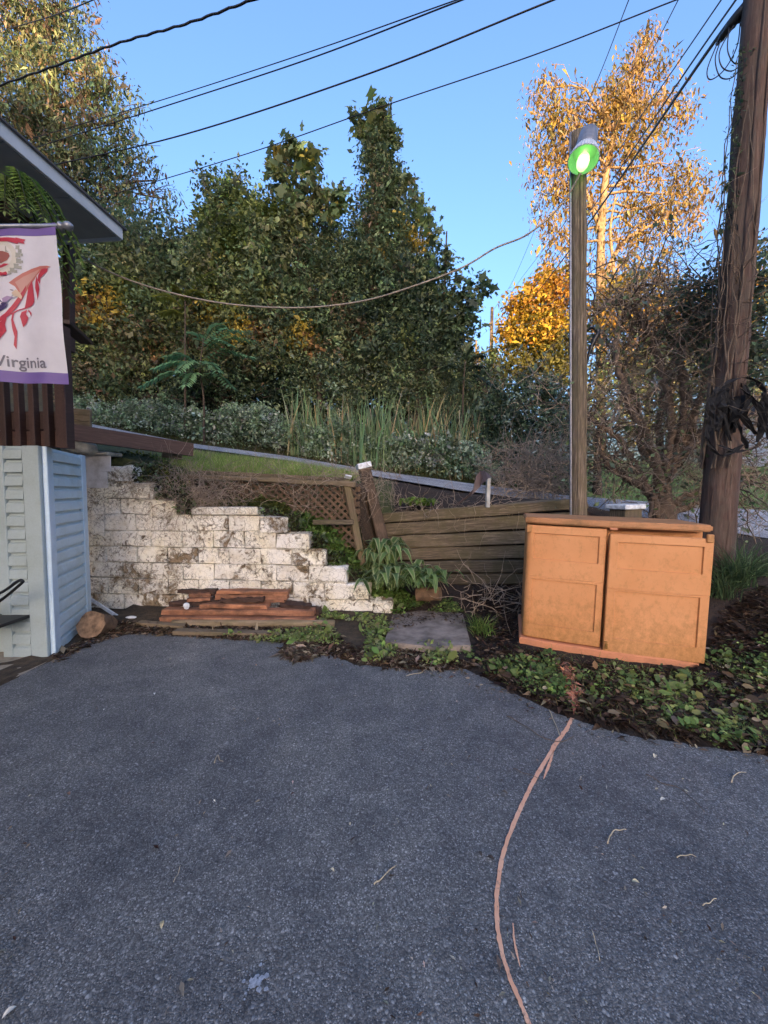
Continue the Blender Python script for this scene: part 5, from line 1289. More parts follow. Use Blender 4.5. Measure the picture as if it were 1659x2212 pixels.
# fern-leaved sapling
def frond_plant(name, label, stem, tips, nleaf, ll, pal, seed, cat='sapling', sag=.12, lance=LANCE):
    rng = np.random.default_rng(seed); S0 = [U(*p) for p in stem]; root = empty(name, S0[0], label, cat)
    S0[0].z = S0[0].z if cat == 'fern' else min(S0[0].z, float(gz(S0[0].x, S0[0].y))) - .02
    tube('stem', smooth_path(S0, 6), [.035, .015], MT['bark'], root, 6)
    for tip, f in tips:
        st = smooth_path(S0, 6); a = st[int(f * (len(st) - 1))]; b = U(*tip); mid = (a + b) / 2 + Vector((0, 0, sag * (b - a).length * 1.6))
        path = smooth_path([a, mid, b], 8); parts = [tube_arr(path, [.008, .003], 4)]
        V, F = join_arr(parts)
        pa = np.array([tuple(p) for p in path]); pos = []; ax = []; n = nleaf
        for i in range(n):
            t = .12 + .88 * i / (n - 1); k = t * (len(pa) - 1); i0 = min(int(k), len(pa) - 2); p = pa[i0] + (pa[i0 + 1] - pa[i0]) * (k - i0); T = nrm(pa[i0 + 1] - pa[i0])
            sd_ = nrm(np.cross(T, np.array([0, 0, 1.])) + 1e-6)
            for s in (-1, 1): pos.append(p); ax.append(sd_ * s + T * .55 + np.array([0, 0, -.28]) + rng.normal(0, .08, 3))
        pos.append(pa[-1]); ax.append(nrm(pa[-1] - pa[-2]))
        pos = np.array(pos); ax = np.array(ax)
        nr = np.tile(np.array([0, -.3, 1.]), (len(pos), 1)) + rng.normal(0, .15, (len(pos), 3))
        sz = ll * (.75 + .4 * np.sin(np.linspace(.3, 2.9, len(pos)))) * np.exp(rng.normal(0, .08, len(pos)))
        LV, LF, k = leaf_arr(pos, ax, nr, sz, lance)
        base = np.array(pal[rng.integers(len(pal))]) * math.exp(rng.normal(0, .15))
        col = np.repeat(np.clip(base * np.exp(rng.normal(0, .12, (len(pos), 1))), .003, .9), k, 0)
        tris = np.concatenate([np.stack([F[:, 0], F[:, 1], F[:, 2]], 1), np.stack([F[:, 0], F[:, 2], F[:, 3]], 1)])
        obj('frond', np.concatenate([V, LV]), np.concatenate([tris, LF + len(V)]), MT['leaf'], root, cols=np.concatenate([np.tile(np.array([[.05, .06, .02]]), (len(V), 1)), col]))
    return root
SG = ((.17, .33, .16), (.22, .38, .18), (.14, .28, .13))
frond_plant('fern_leaved_sapling', 'sapling with long fern-like compound leaves at the thicket foot', [(440, 930, 10.65), (440, 860, 10.65), (432, 800, 10.65), (440, 730, 10.65)],
            [((308, 832, 10.05), .6), ((335, 795, 10.25), .7), ((360, 770, 10.45), .75), ((400, 830, 9.95), .65), ((500, 835, 10.05), .6), ((540, 770, 10.35), .75), ((530, 715, 10.45), .9), ((480, 700, 10.65), .95), ((545, 735, 10.55), .85), ((420, 720, 10.85), .95), ((470, 800, 9.85), .7), ((385, 800, 9.85), .75), ((500, 745, 10.15), .9)], 15, .24, SG, 5)
frond_plant('fern_leaved_sapling', 'yellowish fern-leaved shoots high in the thicket', [(400, 930, 11.0), (400, 760, 11.0), (400, 650, 11.0)],
            [((340, 640, 10.9), .95), ((375, 620, 10.9), 1), ((430, 630, 10.9), 1), ((460, 590, 10.9), .97), ((350, 675, 10.8), .9)], 13, .24, ((.20, .20, .035), (.14, .16, .03)), 6)
frond_plant('fern_leaved_sapling', 'dark drooping fern-leaved sapling right of the cattails', [(1000, 1000, 10.9), (1000, 860, 10.9), (1005, 780, 10.9)],
            [((960, 790, 10.8), .9), ((1040, 790, 10.7), .9), ((1060, 830, 10.5), .8), ((970, 850, 10.5), .75), ((1020, 750, 10.9), 1), ((1050, 765, 10.9), .95), ((1090, 850, 10.5), .7)], 12, .22, ((.03, .05, .03), (.05, .07, .035)), 7)

rng = np.random.default_rng(41); cl = []
for _ in range(5200):
    x = rng.uniform(130, 1075); yt = np.interp(x, [130, 400, 700, 900, 980, 1075], [640, 640, 640, 690, 760, 860]); y = rng.uniform(yt, 960)
    cl.append(tuple(U(x, y, 13.0 + rng.random() * 1.6)))
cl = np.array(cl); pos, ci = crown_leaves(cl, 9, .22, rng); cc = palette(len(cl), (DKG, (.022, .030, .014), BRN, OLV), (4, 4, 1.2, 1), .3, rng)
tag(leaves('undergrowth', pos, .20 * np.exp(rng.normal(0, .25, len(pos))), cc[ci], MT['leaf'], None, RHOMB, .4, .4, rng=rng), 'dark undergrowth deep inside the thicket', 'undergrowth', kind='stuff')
# silver-leaved ground cover along the far road edge
rng = np.random.default_rng(31); cl = []; 
for px in np.arange(150, 1075, 4.5):
    yt = np.interp(px, [150, 300, 420, 520, 640, 740, 820, 900, 1000, 1075], [868, 868, 885, 880, 905, 920, 940, 935, 955, 985]); yb = np.interp(px, [150, 415, 620, 820, 1060, 1100], [920, 948, 975, 1008, 1038, 1045])
    lump = 9 * math.sin(px * .031) + 7 * math.sin(px * .083 + 1) + 5 * math.sin(px * .19)
    for k in range(10):
        y = yb + (yt + lump - yb) * rng.random() ** .85; d = np.interp(px, [150, 415, 820, 1075], [11.3, 10.6, 10.0, 9.7]) + .1 + rng.random() * .8
        cl.append(tuple(U(px + rng.normal(0, 4), y, d)))
cl = np.array(cl); pos, ci = crown_leaves(cl, 15, .085, rng)
cc = palette(len(cl), ((.25, .33, .21), (.35, .42, .30), (.16, .24, .12), (.50, .54, .46), DKG), (4, 3, 2, .9, .8), .25, rng)
tag(leaves('ground_cover', pos, .078 * np.exp(rng.normal(0, .25, len(pos))), np.clip(cc[ci] * np.exp(rng.normal(0, .25, (len(pos), 1))), .004, .9), MT['leaf'], None, OVAL, .1, .8, rng=rng), 'silvery green low plants massed along the far road edge', 'plants', kind='stuff')
# strip of short mossy turf between them and the road
n = 9000; px = rng.uniform(140, 1180, n); xs_ = (px - CX) / FPX * 10; yn, zn, yf, zf = road_edge(xs_)
yy = yf + rng.random(n) * .8; base = np.stack([xs_, yy, gz(xs_, yy)], 1)
tag(blades('verge_grass', base, rng.uniform(.05, .14, n), rng.normal(0, .4, (n, 2)), np.full(n, .012), palette(n, ((.07, .085, .02), (.10, .10, .03), (.05, .06, .02)), (2, 1, 1), .25, rng), MT['leaf'], S=3), 'short yellowish turf at the far edge of the road', 'grass', kind='stuff')

# cattails
def cattail(x, y, h, nb, label, seed, dry=.25):
    g = np.random.default_rng(seed); d = 10.25 + g.random() * .4; c = U(x, y, d); root = empty('cattail_clump', c, label, 'cattails', 'cattails along the road')
    r = .22; base = np.array(c) + g.normal(size=(nb, 3)) * np.array([r, r * .5, 0]); base[:, 2] = gz(base[:, 0], base[:, 1])
    H = h / FPX * d * g.uniform(.55, 1.05, nb)
    blades('blades', base, H, g.normal(0, .16, (nb, 2)), g.uniform(.034, .055, nb), palette(nb, ((.20, .30, .15), (.27, .34, .17), (.50, .41, .22), (.13, .20, .10)), (4, 2, dry * 6, 2), .2, g), MT['leaf'], root, bend=.75, rng=g)
    for k in range(1):
        b = Vector(base[k]); t = b + Vector((g.normal(0, .2), 0, h / FPX * d * g.uniform(.5, .8))); tube('stalk', [b, b.lerp(t, .5) + Vector((.03, 0, 0)), t], .006, MT['twig_pale'], root, 5)
for i, (x, y, h, nb, lb) in enumerate([(650, 925, 150, 40, 'leftmost tall green cattail clump'), (690, 945, 130, 34, 'second cattail clump from the left'), (735, 960, 150, 30, 'cattail clump left of the leaning capped post'), (778, 965, 160, 34, 'cattail clump directly above the leaning capped post'),
                                       (825, 970, 180, 40, 'tall cattail clump just right of the leaning capped post'), (865, 975, 160, 30, 'half-dry cattail clump in the middle of the row'), (900, 985, 170, 34, 'dry straw-coloured cattail clump above the low hosta'), (940, 990, 185, 36, 'tall cattail clump left of the bent flashing'), (980, 1000, 180, 34, 'tall cattail clump behind the bent flashing'), (1020, 1000, 175, 30, 'rightmost leaning cattail clump')]):
    cattail(x, y, h, int(nb * 1.7), lb, 50 + i, .2 if i < 5 else .5)

# ------------------------------------------------------------------ bare tangled shrub at the right
rng = np.random.default_rng(77)
sb = U(1436, 1122, 5.7); sb.z = float(gz(sb.x, sb.y)) - .05
shrub = empty('bare_shrub', sb, 'tangled bare grey-brown shrub with twisted trunks behind the cabinet', 'shrub')
main = [[(1436, 1125, 5.7), (1432, 1085, 5.7), (1440, 1040, 5.75), (1475, 980, 5.8), (1500, 900, 5.9), (1480, 800, 6.0)],
        [(1425, 1110, 5.7), (1395, 1060, 5.7), (1350, 1030, 5.6), (1310, 1000, 5.6), (1290, 940, 5.6)],
        [(1440, 1100, 5.7), (1480, 1075, 5.6), (1530, 1050, 5.5), (1580, 1000, 5.4), (1640, 960, 5.4)],
        [(1432, 1080, 5.7), (1415, 1020, 5.7), (1385, 960, 5.8), (1380, 880, 5.9), (1340, 800, 6), (1310, 720, 6.1)],
        [(1436, 1060, 5.75), (1460, 1000, 5.6), (1500, 960, 5.5), (1560, 920, 5.4), (1620, 890, 5.4)],
        [(1440, 1040, 5.75), (1425, 950, 5.9), (1430, 860, 6), (1460, 770, 6.1), (1440, 690, 6.2)],
        [(1400, 1060, 5.7), (1370, 1010, 5.7), (1345, 960, 5.6), (1280, 905, 5.5), (1240, 880, 5.5)],
        [(1470, 985, 5.8), (1520, 930, 5.9), (1560, 860, 6), (1600, 780, 6.1)],
        [(1418, 1115, 5.7), (1412, 1070, 5.6), (1404, 1130, 5.5)],
        [(1430, 1050, 5.7), (1400, 950, 5.5), (1350, 850, 5.4), (1330, 740, 5.4), (1370, 640, 5.4), (1420, 610, 5.4)],
        [(1440, 1030, 5.7), (1450, 920, 5.5), (1430, 800, 5.4), (1390, 700, 5.4), (1330, 650, 5.4), (1285, 680, 5.4)],
        [(1460, 1000, 5.7), (1500, 900, 5.5), (1530, 780, 5.4), (1510, 680, 5.3), (1470, 620, 5.3)],
        [(1450, 1010, 5.7), (1480, 880, 5.4), (1470, 780, 5.3), (1500, 700, 5.2), (1560, 660, 5.1)],
        [(1436, 1110, 5.7), (1490, 1095, 5.75), (1530, 1075, 5.8), (1600, 1040, 5.9), (1660, 1030, 6)]]
parts = []; joints = []
for i, mpts in enumerate(main):
    P = smooth_path([U(*p) for p in mpts], 8); P = [p + Vector(rng.normal(0, .012, 3)) for p in P]
    parts.append(tube_arr(P, [.10 if i == 0 else .062, .042, .018], 9, .10, i)); joints += P[15:]
V, F = join_arr(parts); obj('trunk', V, F, MT['bark_shrub'], shrub, smooth=True)
tube('trunk_base', [sb + Vector((0, 0, -.1)), U(1435, 1100, 5.7), U(1436, 1070, 5.72), U(1440, 1040, 5.75)], [.16, .13, .10, .07], MT['bark_shrub'], shrub, 12, .12, 9)
J = np.array([tuple(p) for p in joints])
def twigs(n, starts, L, r0, S, wander, bias, rng):
    st = starts[rng.integers(len(starts), size=n)]; d = nrm(rng.normal(size=(n, 3)) + bias); P = [st]; step = (L * rng.uniform(.5, 1.2, n) / (S - 1))[:, None]
    for k in range(S - 1):
        d = nrm(d + rng.normal(size=(n, 3)) * wander); P.append(P[-1] + d * step)
    P = np.stack(P, 1); Rr = r0 * rng.uniform(.6, 1.2, (n, 1)) * np.linspace(1, .35, S)[None]
    return P, Rr
P1, R1 = twigs(430, J, 1.15, .012, 8, .45, np.array([0, -.1, .25]), rng)
V, F = tubes_batch(P1, R1, 4); obj('branches', V, F, MT['twig_dark'], shrub, smooth=True)
P2, R2 = twigs(1500, P1[:, 2:].reshape(-1, 3), .75, .0055, 6, .4, np.array([0, -.05, .1]), rng)
V, F = tubes_batch(P2, R2, 3); obj('twigs', V, F, MT['twig'], shrub)
P3, R3 = twigs(2300, P2[:, 2:].reshape(-1, 3), .45, .0038, 5, .4, np.array([0, 0, -.05]), rng)
V, F = tubes_batch(P3, R3, 3); obj('twigs', V, F, MT['twig'], shrub)
lp_ = P3[rng.integers(len(P3), size=2600), rng.integers(1, 5, size=2600)] + rng.normal(0, .04, (2600, 3))
leaves('leaves', lp_, .075 * np.exp(rng.normal(0, .25, len(lp_))), palette(len(lp_), (DKG, GRG, (.22, .28, .12), MDG), (2, 3, 2, 2), .3, rng), MT['leaf'], shrub, RHOMB, .2, .6, rng=rng)
# brush heap at the left of the lamp post
bc = np.array([tuple(U(x, y, d)) for x, y, d in [(1090, 1010, 7.6), (1130, 990, 7.8), (1170, 1010, 7.6), (1200, 1040, 7.2), (1120, 1045, 7.2), (1160, 1060, 6.9), (1210, 980, 8), (1280, 1050, 6.8), (1320, 1060, 6.5), (1260, 1080, 6.4)]])
bc = bc[:7]; st = bc[rng.integers(len(bc), size=520)] + rng.normal(0, .22, (520, 3)) * np.array([1, 1, .7])
P, Rr = twigs(700, st, .9, .0065, 6, .3, np.array([.1, 0, .05]), rng); V, F = tubes_batch(P, Rr, 3)
o = obj('brush_heap', V, F, MT['twig']); tag(o, 'heap of dry brown brush left of the lamp post along the road', 'brush', kind='stuff')

# climbing vine and black sheeting on the utility pole
vroot = empty('climbing_vine', pbot, 'dark green vine climbing the utility pole at the right', 'vine')
rng = np.random.default_rng(91)
def polep(yv): 
    f = (1215 - yv) / 1215.0; return pbot + ax * f
stm = []
for k in range(9):
    th = rng.uniform(2.4, 4.6); pts = [polep(y) + Vector((math.cos(th + .25 * math.sin(y * .01 + k)), math.sin(th + .25 * math.sin(y * .01 + k)), 0)) * .19 for y in np.linspace(1000, rng.uniform(100, 500), 22)]
    stm.append(tube_arr([p + Vector(rng.normal(0, .012, 3)) for p in pts], [.010, .004], 5))
V, F = join_arr(stm); obj('stems', V, F, MT['twig_dark'], vroot)
blobs = [(1500, 640, 45, 5.0), (1550, 600, 40, 4.8), (1480, 690, 45, 5.2), (1545, 670, 50, 4.9), (1630, 600, 45, 4.6), (1650, 660, 50, 4.6), (1600, 700, 50, 4.7), (1640, 740, 50, 4.7), (1540, 740, 45, 5), (1600, 780, 45, 4.8), (1500, 760, 40, 5.2, .6), (1580, 560, 26, 4.5, .7), (1640, 540, 30, 4.5, .8), (1460, 620, 30, 5.2, .5), (1440, 720, 36, 5.4, .5), (1650, 800, 45, 4.8), (1560, 820, 40, 5, .5)]
cl, rad = blob_clusters(blobs, 60, rng, .2); pos, ci = crown_leaves(cl, 7, .05, rng)
cc = palette(len(cl), ((.07, .10, .07), (.10, .155, .11), (.14, .20, .12)), (3, 3, 2), .25, rng)
leaves('foliage', pos, .062 * np.exp(rng.normal(0, .25, len(pos))), cc[ci], MT['leaf'], vroot, OVAL, .3, .6, rng=rng)
st = np.array([tuple(polep(y)) for y in np.linspace(560, 900, 30)]); P, Rr = twigs(160, st, .9, .005, 7, .35, np.array([-.7, -.2, .0]), rng); V, F = tubes_batch(P, Rr, 3); obj('stems', V, F, MT['twig_dark'], vroot)
sp = [];  
for y in np.linspace(100, 470, 70):
    q = polep(y) + Vector((-.17 - abs(rng.normal(0, .035)), -.05, 0)); sp.append(tuple(q))
sp = np.array(sp); sp = np.repeat(sp, 4, 0) + rng.normal(0, .03, (280, 3))
leaves('foliage', sp, .055 * np.exp(rng.normal(0, .3, 280)), palette(280, (DKG, (.04, .06, .05)), (2, 1), .2, rng), MT['leaf'], vroot, LANCE, .8, .3, rng=rng)
tarp = empty('black_sheeting', polep(900), 'torn black plastic sheeting bunched around the utility pole', 'sheeting')
tm = plain('matte_black_sheeting', (.004, .004, .005), .9, var=.4, scale=9, bmp=.4)
def strip(pts, w, seed):
    g = np.random.default_rng(seed); P = smooth_path(pts, 5); n = len(P); V = []
    sd_ = nrm(np.array([1, g.normal(0, .5), g.normal(0, .2)]))
    for i, p_ in enumerate(P):
        ww = w * (.6 + .5 * math.sin(math.pi * i / (n - 1))) * (1 + .3 * g.normal())
        for f_ in (-1, -.3, .4, 1): V.append(np.array(p_) + sd_ * ww * f_ / 2 + np.array([0, g.normal(0, w * .16), 0]))
    F = [[i * 4 + k, i * 4 + k + 1, (i + 1) * 4 + k + 1, (i + 1) * 4 + k] for i in range(n - 1) for k in range(3)]
    obj('torn_strip', V, F, tm, tarp)
for k in range(13):
    x0 = rng.uniform(1538, 1660); y0 = 815 + abs(x0 - 1590) * .5 + rng.uniform(0, 50); d_ = 4.1 + rng.uniform(0, .15)
    strip([U(x0, y0, d_), U(x0 + rng.normal(0, 10), y0 + 40, d_ - .03), U(x0 + rng.normal(-4, 14), y0 + rng.uniform(60, 130), d_)], rng.uniform(.04, .09), k)
for k, l in enumerate(([(1540, 880), (1575, 825), (1620, 818), (1655, 850), (1668, 930)], [(1535, 900), (1528, 950), (1560, 985), (1605, 960)], [(1600, 840), (1640, 880), (1660, 950)], [(1550, 960), (1600, 975), (1660, 955)])):
    strip([U(x, y, 4.1) for x, y in l], .055, 60 + k)
# black hose hanging at the lamp post
hz = empty('black_tube', U(1275, 720, 4.75), 'black corrugated tube hooked on the right of the lamp post', 'tube')
tube('hose', smooth_path([U(1264, 800, 4.76), U(1272, 765, 4.74), U(1284, 735, 4.72), U(1292, 716, 4.72), U(1280, 708, 4.74), U(1266, 716, 4.78)], 6), [.006, .022, .03, .026, .018, .01], MT['black'], hz, 9, .2, 3)
# house glimpsed at the far right
fh = empty('far_house', (33, 30, 3.2), 'pale house glimpsed behind the pole at the right edge', 'house')
slab('wall', (33.0, 30, 5.2), (9, 6, 4.4), plain('white_siding', (.72, .72, .70), .7, var=.05), fh)
bx0_, bx1_ = 28.2, 37.8
obj('roof', [(bx0_, 26.6, 7.3), (bx1_, 26.6, 7.3), (bx1_, 33.4, 7.3), (bx0_, 33.4, 7.3), (bx0_, 30, 9.6), (bx1_, 30, 9.6)], [[0, 1, 5, 4], [2, 3, 4, 5], [0, 4, 3], [1, 2, 5], [0, 3, 2, 1]], MT['shingle'], fh)
for wx in (29.8, 32.2, 34.6):
    w = slab('window', (wx, 26.97, 5.4), (1.0, .08, 1.4), MT['trim'], fh); slab('pane', (wx, 26.92, 5.4), (.84, .03, 1.22), plain('dark_pane', (.03, .04, .05), .1, bmp=0), w)

# ------------------------------------------------------------------ low plants, moss, litter
rng = np.random.default_rng(123)
def in_poly(px, py, poly):
    poly = np.array(poly); inside = np.zeros(len(px), bool); j = len(poly) - 1
    for i in range(len(poly)):
        c = ((poly[i, 1] > py) != (poly[j, 1] > py)) & (px < (poly[j, 0] - poly[i, 0]) * (py - poly[i, 1]) / (poly[j, 1] - poly[i, 1] + 1e-9) + poly[i, 0]); inside ^= c; j = i
    return inside
def scatter_px(poly, n, rng):
    p = np.array(poly); lo, hi = p.min(0), p.max(0); x = rng.uniform(lo[0], hi[0], n * 3); y = rng.uniform(lo[1], hi[1], n * 3)
    k = in_poly(x, y, poly); return x[k][:n], y[k][:n]
def patchy(W, f, rng, th=.0, seed=0):
    g = np.random.default_rng(seed); s = np.zeros(len(W))
    for _ in range(7):
        k = g.normal(size=2) * f; s += np.sin(W[:, 0] * k[0] + W[:, 1] * k[1] + g.uniform(0, 6.28))
    return s > th
def weeds(name, poly, n, size, pal, wts, label, hgt=.05, tmpl=OVAL, th=-.3, f=5, seed=1, cat='weeds', m=5):
    g = np.random.default_rng(seed); x, y = scatter_px(poly, n, g); W = G(x, y); W = W[patchy(W, f, g, th, seed)]
    N = len(W); pos = np.repeat(W, m, 0) + g.normal(size=(N * m, 3)) * np.array([size, size, 0]) * .9; pos[:, 2] += np.abs(g.normal(0, hgt, N * m)) * .7 + .006
    cc = np.repeat(palette(N, pal, wts, .22, g), m, 0)
    axs = g.normal(size=(len(pos), 3)); axs[:, 2] = np.abs(axs[:, 2]) * .5
    nr = g.normal(size=(len(pos), 3)) * .6 + np.array([0, -.3, 1.])
    V, F, k = leaf_arr(pos, axs, nr, size * np.exp(g.normal(0, .45, len(pos))), tmpl)
    return tag(obj(name, V, F, MT['leaf'], cols=np.repeat(np.clip(cc * np.exp(g.normal(0, .18, (len(pos), 1))), .004, .9), k, 0)), label, cat, kind='stuff')
WG, WG2, WG3 = (.18, .26, .075), (.28, .34, .11), (.12, .19, .06)
right_bed = [(1030, 1430), (1120, 1395), (1240, 1440), (1500, 1455), (1560, 1400), (1700, 1380), (1700, 1640), (1500, 1606), (1300, 1570), (1120, 1500)]
weeds('weeds', right_bed, 620, .026, (WG, WG2, WG3), (3, 2, 2), 'small broad-leaved weeds spread over the mulch bed', .035, th=.5, f=7, seed=2)
weeds('weeds', [(1320, 1480), (1560, 1420), (1700, 1420), (1700, 1640), (1480, 1600)], 620, .027, (WG, WG2, WG3), (3, 3, 1), 'dense ground ivy at the lower right of the mulch bed', .04, th=-.3, f=6, seed=3)
weeds('weeds', [(1020, 1440), (1120, 1395), (1200, 1430), (1230, 1520), (1120, 1500)], 260, .03, (WG, WG3), (2, 2), 'weeds along the driveway edge left of the cabinet', .04, th=-.6, f=7, seed=4)
weeds('weeds', [(600, 1385), (720, 1335), (850, 1335), (845, 1395), (1000, 1400), (1040, 1440), (850, 1438), (760, 1428), (720, 1400)], 900, .03, (WG2, WG, OLV), (2, 3, 2), 'yellow-green weeds around the stone slab', .035, th=-.2, f=7, seed=5)
weeds('weeds', [(480, 1376), (640, 1372), (700, 1340), (690, 1325), (740, 1330), (700, 1395), (560, 1388)], 420, .028, (WG2, WG, OLV), (2, 2, 2), 'yellow-green weeds in front of the boards', .03, th=-.3, f=8, seed=6)
weeds('weeds', [(1560, 1385), (1659, 1290), (1700, 1300), (1700, 1400)], 200, .04, (WG2, WG), (1, 2), 'sparse weeds on the bank right of the cabinet', .05, th=.6, f=6, seed=7)
# moss and creeping greens on the stepped soil
weeds('moss', [(620, 1120), (680, 1115), (760, 1190), (810, 1230), (900, 1310), (860, 1335), (800, 1300), (745, 1258), (700, 1220), (660, 1180)], 2600, .034, ((.13, .22, .05), (.085, .15, .035), (.20, .28, .08)), (3, 3, 1), 'green moss and creeping plants on the stepped soil', .03, th=-1.5, f=6, seed=8, cat='moss')
weeds('moss', [(395, 1080), (560, 1078), (640, 1100), (620, 1120), (560, 1098), (400, 1096)], 1300, .022, ((.08, .10, .025), (.06, .08, .02), (.14, .15, .04)), (2, 2, 1), 'moss along the top of the white wall', .025, th=-1, f=7, seed=9, cat='moss')
weeds('moss', [(245, 985), (330, 985), (400, 1040), (420, 1085), (360, 1060), (300, 1025)], 1200, .026, ((.09, .10, .022), (.20, .20, .025), (.05, .055, .02)), (3, 1, 2), 'dry yellowish moss above the wall end by the house', .03, th=-1, f=7, seed=10, cat='moss')
weeds('moss', [(850, 1290), (960, 1290), (1000, 1325), (860, 1335)], 700, .024, (WG, WG2, WG3), (2, 1, 2), 'moss patch around the small split log', .02, th=-.6, f=7, seed=11, cat='moss')
# moss hanging over the faces of the upper wall steps
g = np.random.default_rng(5); st = []
for (x0, x1, y0, y1, n) in ((290, 345, 1000, 1038, 260), (334, 400, 1040, 1075, 280), (380, 415, 1065, 1108, 240), (618, 650, 1108, 1145, 200), (668, 705, 1150, 1185, 200), (702, 745, 1190, 1222, 200), (555, 600, 1094, 1110, 90), (746, 790, 1228, 1260, 160)):
    for _ in range(n): st.append(tuple(U(g.uniform(x0, x1), g.uniform(y0, y1), 4.83 + g.uniform(0, .12))))
st = np.array(st)
tag(leaves('moss', st, .045 * np.exp(g.normal(0, .3, len(st))), palette(len(st), (DKG, (.07, .08, .022), (.03, .026, .014), MDG), (2, 2, 2, 1), .3, g), MT['leaf'], None, RHOMB, .6, .2, rng=g), 'dark moss filling the notches of the wall steps', 'moss', kind='stuff')
# grass strip above the lattice
n = 15000; x, y = scatter_px([(325, 990), (420, 980), (640, 1000), (790, 1022), (760, 1040), (600, 1030), (420, 1022)], n, g); W = G(x, y)
tag(blades('grass', W, g.uniform(.05, .16, len(W)), g.normal(0, .5, (len(W), 2)), np.full(len(W), .007), palette(len(W), ((.25, .37, .08), (.33, .43, .12), (.55, .48, .25), (.18, .27, .06)), (3, 2, 1.3, 2), .2, g), MT['leaf'], S=3, rng=g), 'bright grass strip between the lattice and the road', 'grass', kind='stuff')
# lawn beyond the road at right
n = 9000; lx_ = g.uniform(5.2, 17, n); ly_ = g.uniform(0, 1, n) ** 1.3 * 9; yn, zn, yf, zf = road_edge(lx_); ly_ = yf + .25 + ly_; W = np.stack([lx_, ly_, gz(lx_, ly_)], 1)
tag(blades('grass', W, g.uniform(.04, .10, n), g.normal(0, .5, (n, 2)), np.full(n, .02), palette(n, ((.10, .17, .035), (.14, .21, .05)), (1, 1), .2, g), MT['leaf'], S=3, rng=g), 'mown lawn on the far side of the road at right', 'grass', kind='stuff')
def tuft(x, y, d, n, L, pal, label, lean=.5, w=.012, seed=1, cat='grass tuft', name='grass_tuft', z=None):
    g = np.random.default_rng(seed); c = U(x, y, d); c.z = float(gz(c.x, c.y)) if z is None else z
    b = np.array(c) + g.normal(size=(n, 3)) * np.array([.06, .06, 0])
    return tag(blades(name, b, L * g.uniform(.5, 1.1, n), g.normal(0, lean, (n, 2)), np.full(n, w), palette(n, pal, [1] * len(pal), .22, g), MT['leaf'], rng=g, bend=.8), label, cat)
GR_ = ((.07, .12, .05), (.11, .17, .07), (.05, .08, .035))
tuft(1592, 1250, 4.1, 260, .62, GR_, 'big arching grass tuft at the foot of the utility pole', .62, .010, 1)
tuft(1560, 1262, 4.0, 120, .45, GR_, 'smaller grass tuft left of the big tuft by the pole', .6, .009, 2)
tuft(1640, 1275, 4.3, 120, .4, GR_, 'low grass tuft at the right edge below the pole', .7, .009, 3)
tuft(1038, 1368, 4.1, 110, .26, ((.11, .18, .04), (.16, .23, .06)), 'short bright grass tuft right of the stone slab', .55, .009, 4)
# dry needles and leaves over the bed to the right of the pole
# broad-leaved plants
def hosta(name, label, c, n, L, seed, pal, edge, spread=.25, cat='plant', rise=.8):
    g = np.random.default_rng(seed); root = empty(name, c, label, cat); Vs = []; Fs = []; Cs = []; o = 0
    S = 7
    for i in range(n):
        th = g.uniform(0, 2 * math.pi); l = L * g.uniform(.6, 1.15); w = l * g.uniform(.10, .15); b = np.array(c) + np.append(g.normal(0, spread * .35, 2), 0); dr = np.array([math.cos(th), math.sin(th) * .8 - .2, 0]); dr = nrm(dr); sd_ = np.cross(dr, [0, 0, 1.])
        col = np.array(pal[g.integers(len(pal))]) * math.exp(g.normal(0, .2)); rs = rise * g.uniform(.7, 1.3); rows = []
        for k in range(S):
            t = k / (S - 1); p = b + dr * l * (t * .9) + np.array([0, 0, l * rs * (1.5 * t - 1.35 * t * t)]); ww = w * math.sin(math.pi * min(1, (.06 + t * .94)) ** .8) * (1 if k < S - 1 else .05)
            for q, f in enumerate((-1, -.45, .45, 1)):
                Vs.append(p + sd_ * ww * f + np.array([0, 0, .12 * ww * abs(f)])); Cs.append(col if q in (1, 2) else np.array(edge) * math.exp(g.normal(0, .1)))
        for k in range(S - 1):
            for q in range(3): Fs.append([o + k * 4 + q, o + k * 4 + q + 1, o + (k + 1) * 4 + q + 1, o + (k + 1) * 4 + q])
        o += S * 4
    obj('foliage', np.array(Vs), np.array(Fs), MT['leaf'], root, cols=np.array(Cs), smooth=True)
    return root
HG = ((.12, .21, .07), (.16, .27, .08), (.085, .16, .055))
c = U(835, 1260, 5.0); c.z = float(gz(c.x, c.y)) 
hosta('broad_leaved_plant', 'variegated broad-leaved plant clump between lattice and timber wall', U(850, 1262, 4.95), 150, .38, 3, HG, (.46, .50, .26), .45, rise=1.5)
hosta('broad_leaved_plant', 'low dark part of the variegated clump above the split log', U(910, 1262, 4.9), 110, .30, 4, HG, (.30, .38, .17), .4, rise=1.3)
hosta('broad_leaved_plant', 'tall back leaves of the variegated clump by the leaning post', U(828, 1228, 5.2), 70, .40, 6, HG, (.50, .52, .26), .3, rise=1.9)
hosta('hosta', 'small bright green hosta on the terrace above the timber wall', U(908, 1092, 6.2), 46, .30, 5, ((.15, .25, .035), (.20, .30, .05)), (.24, .33, .08), .35, rise=.9)
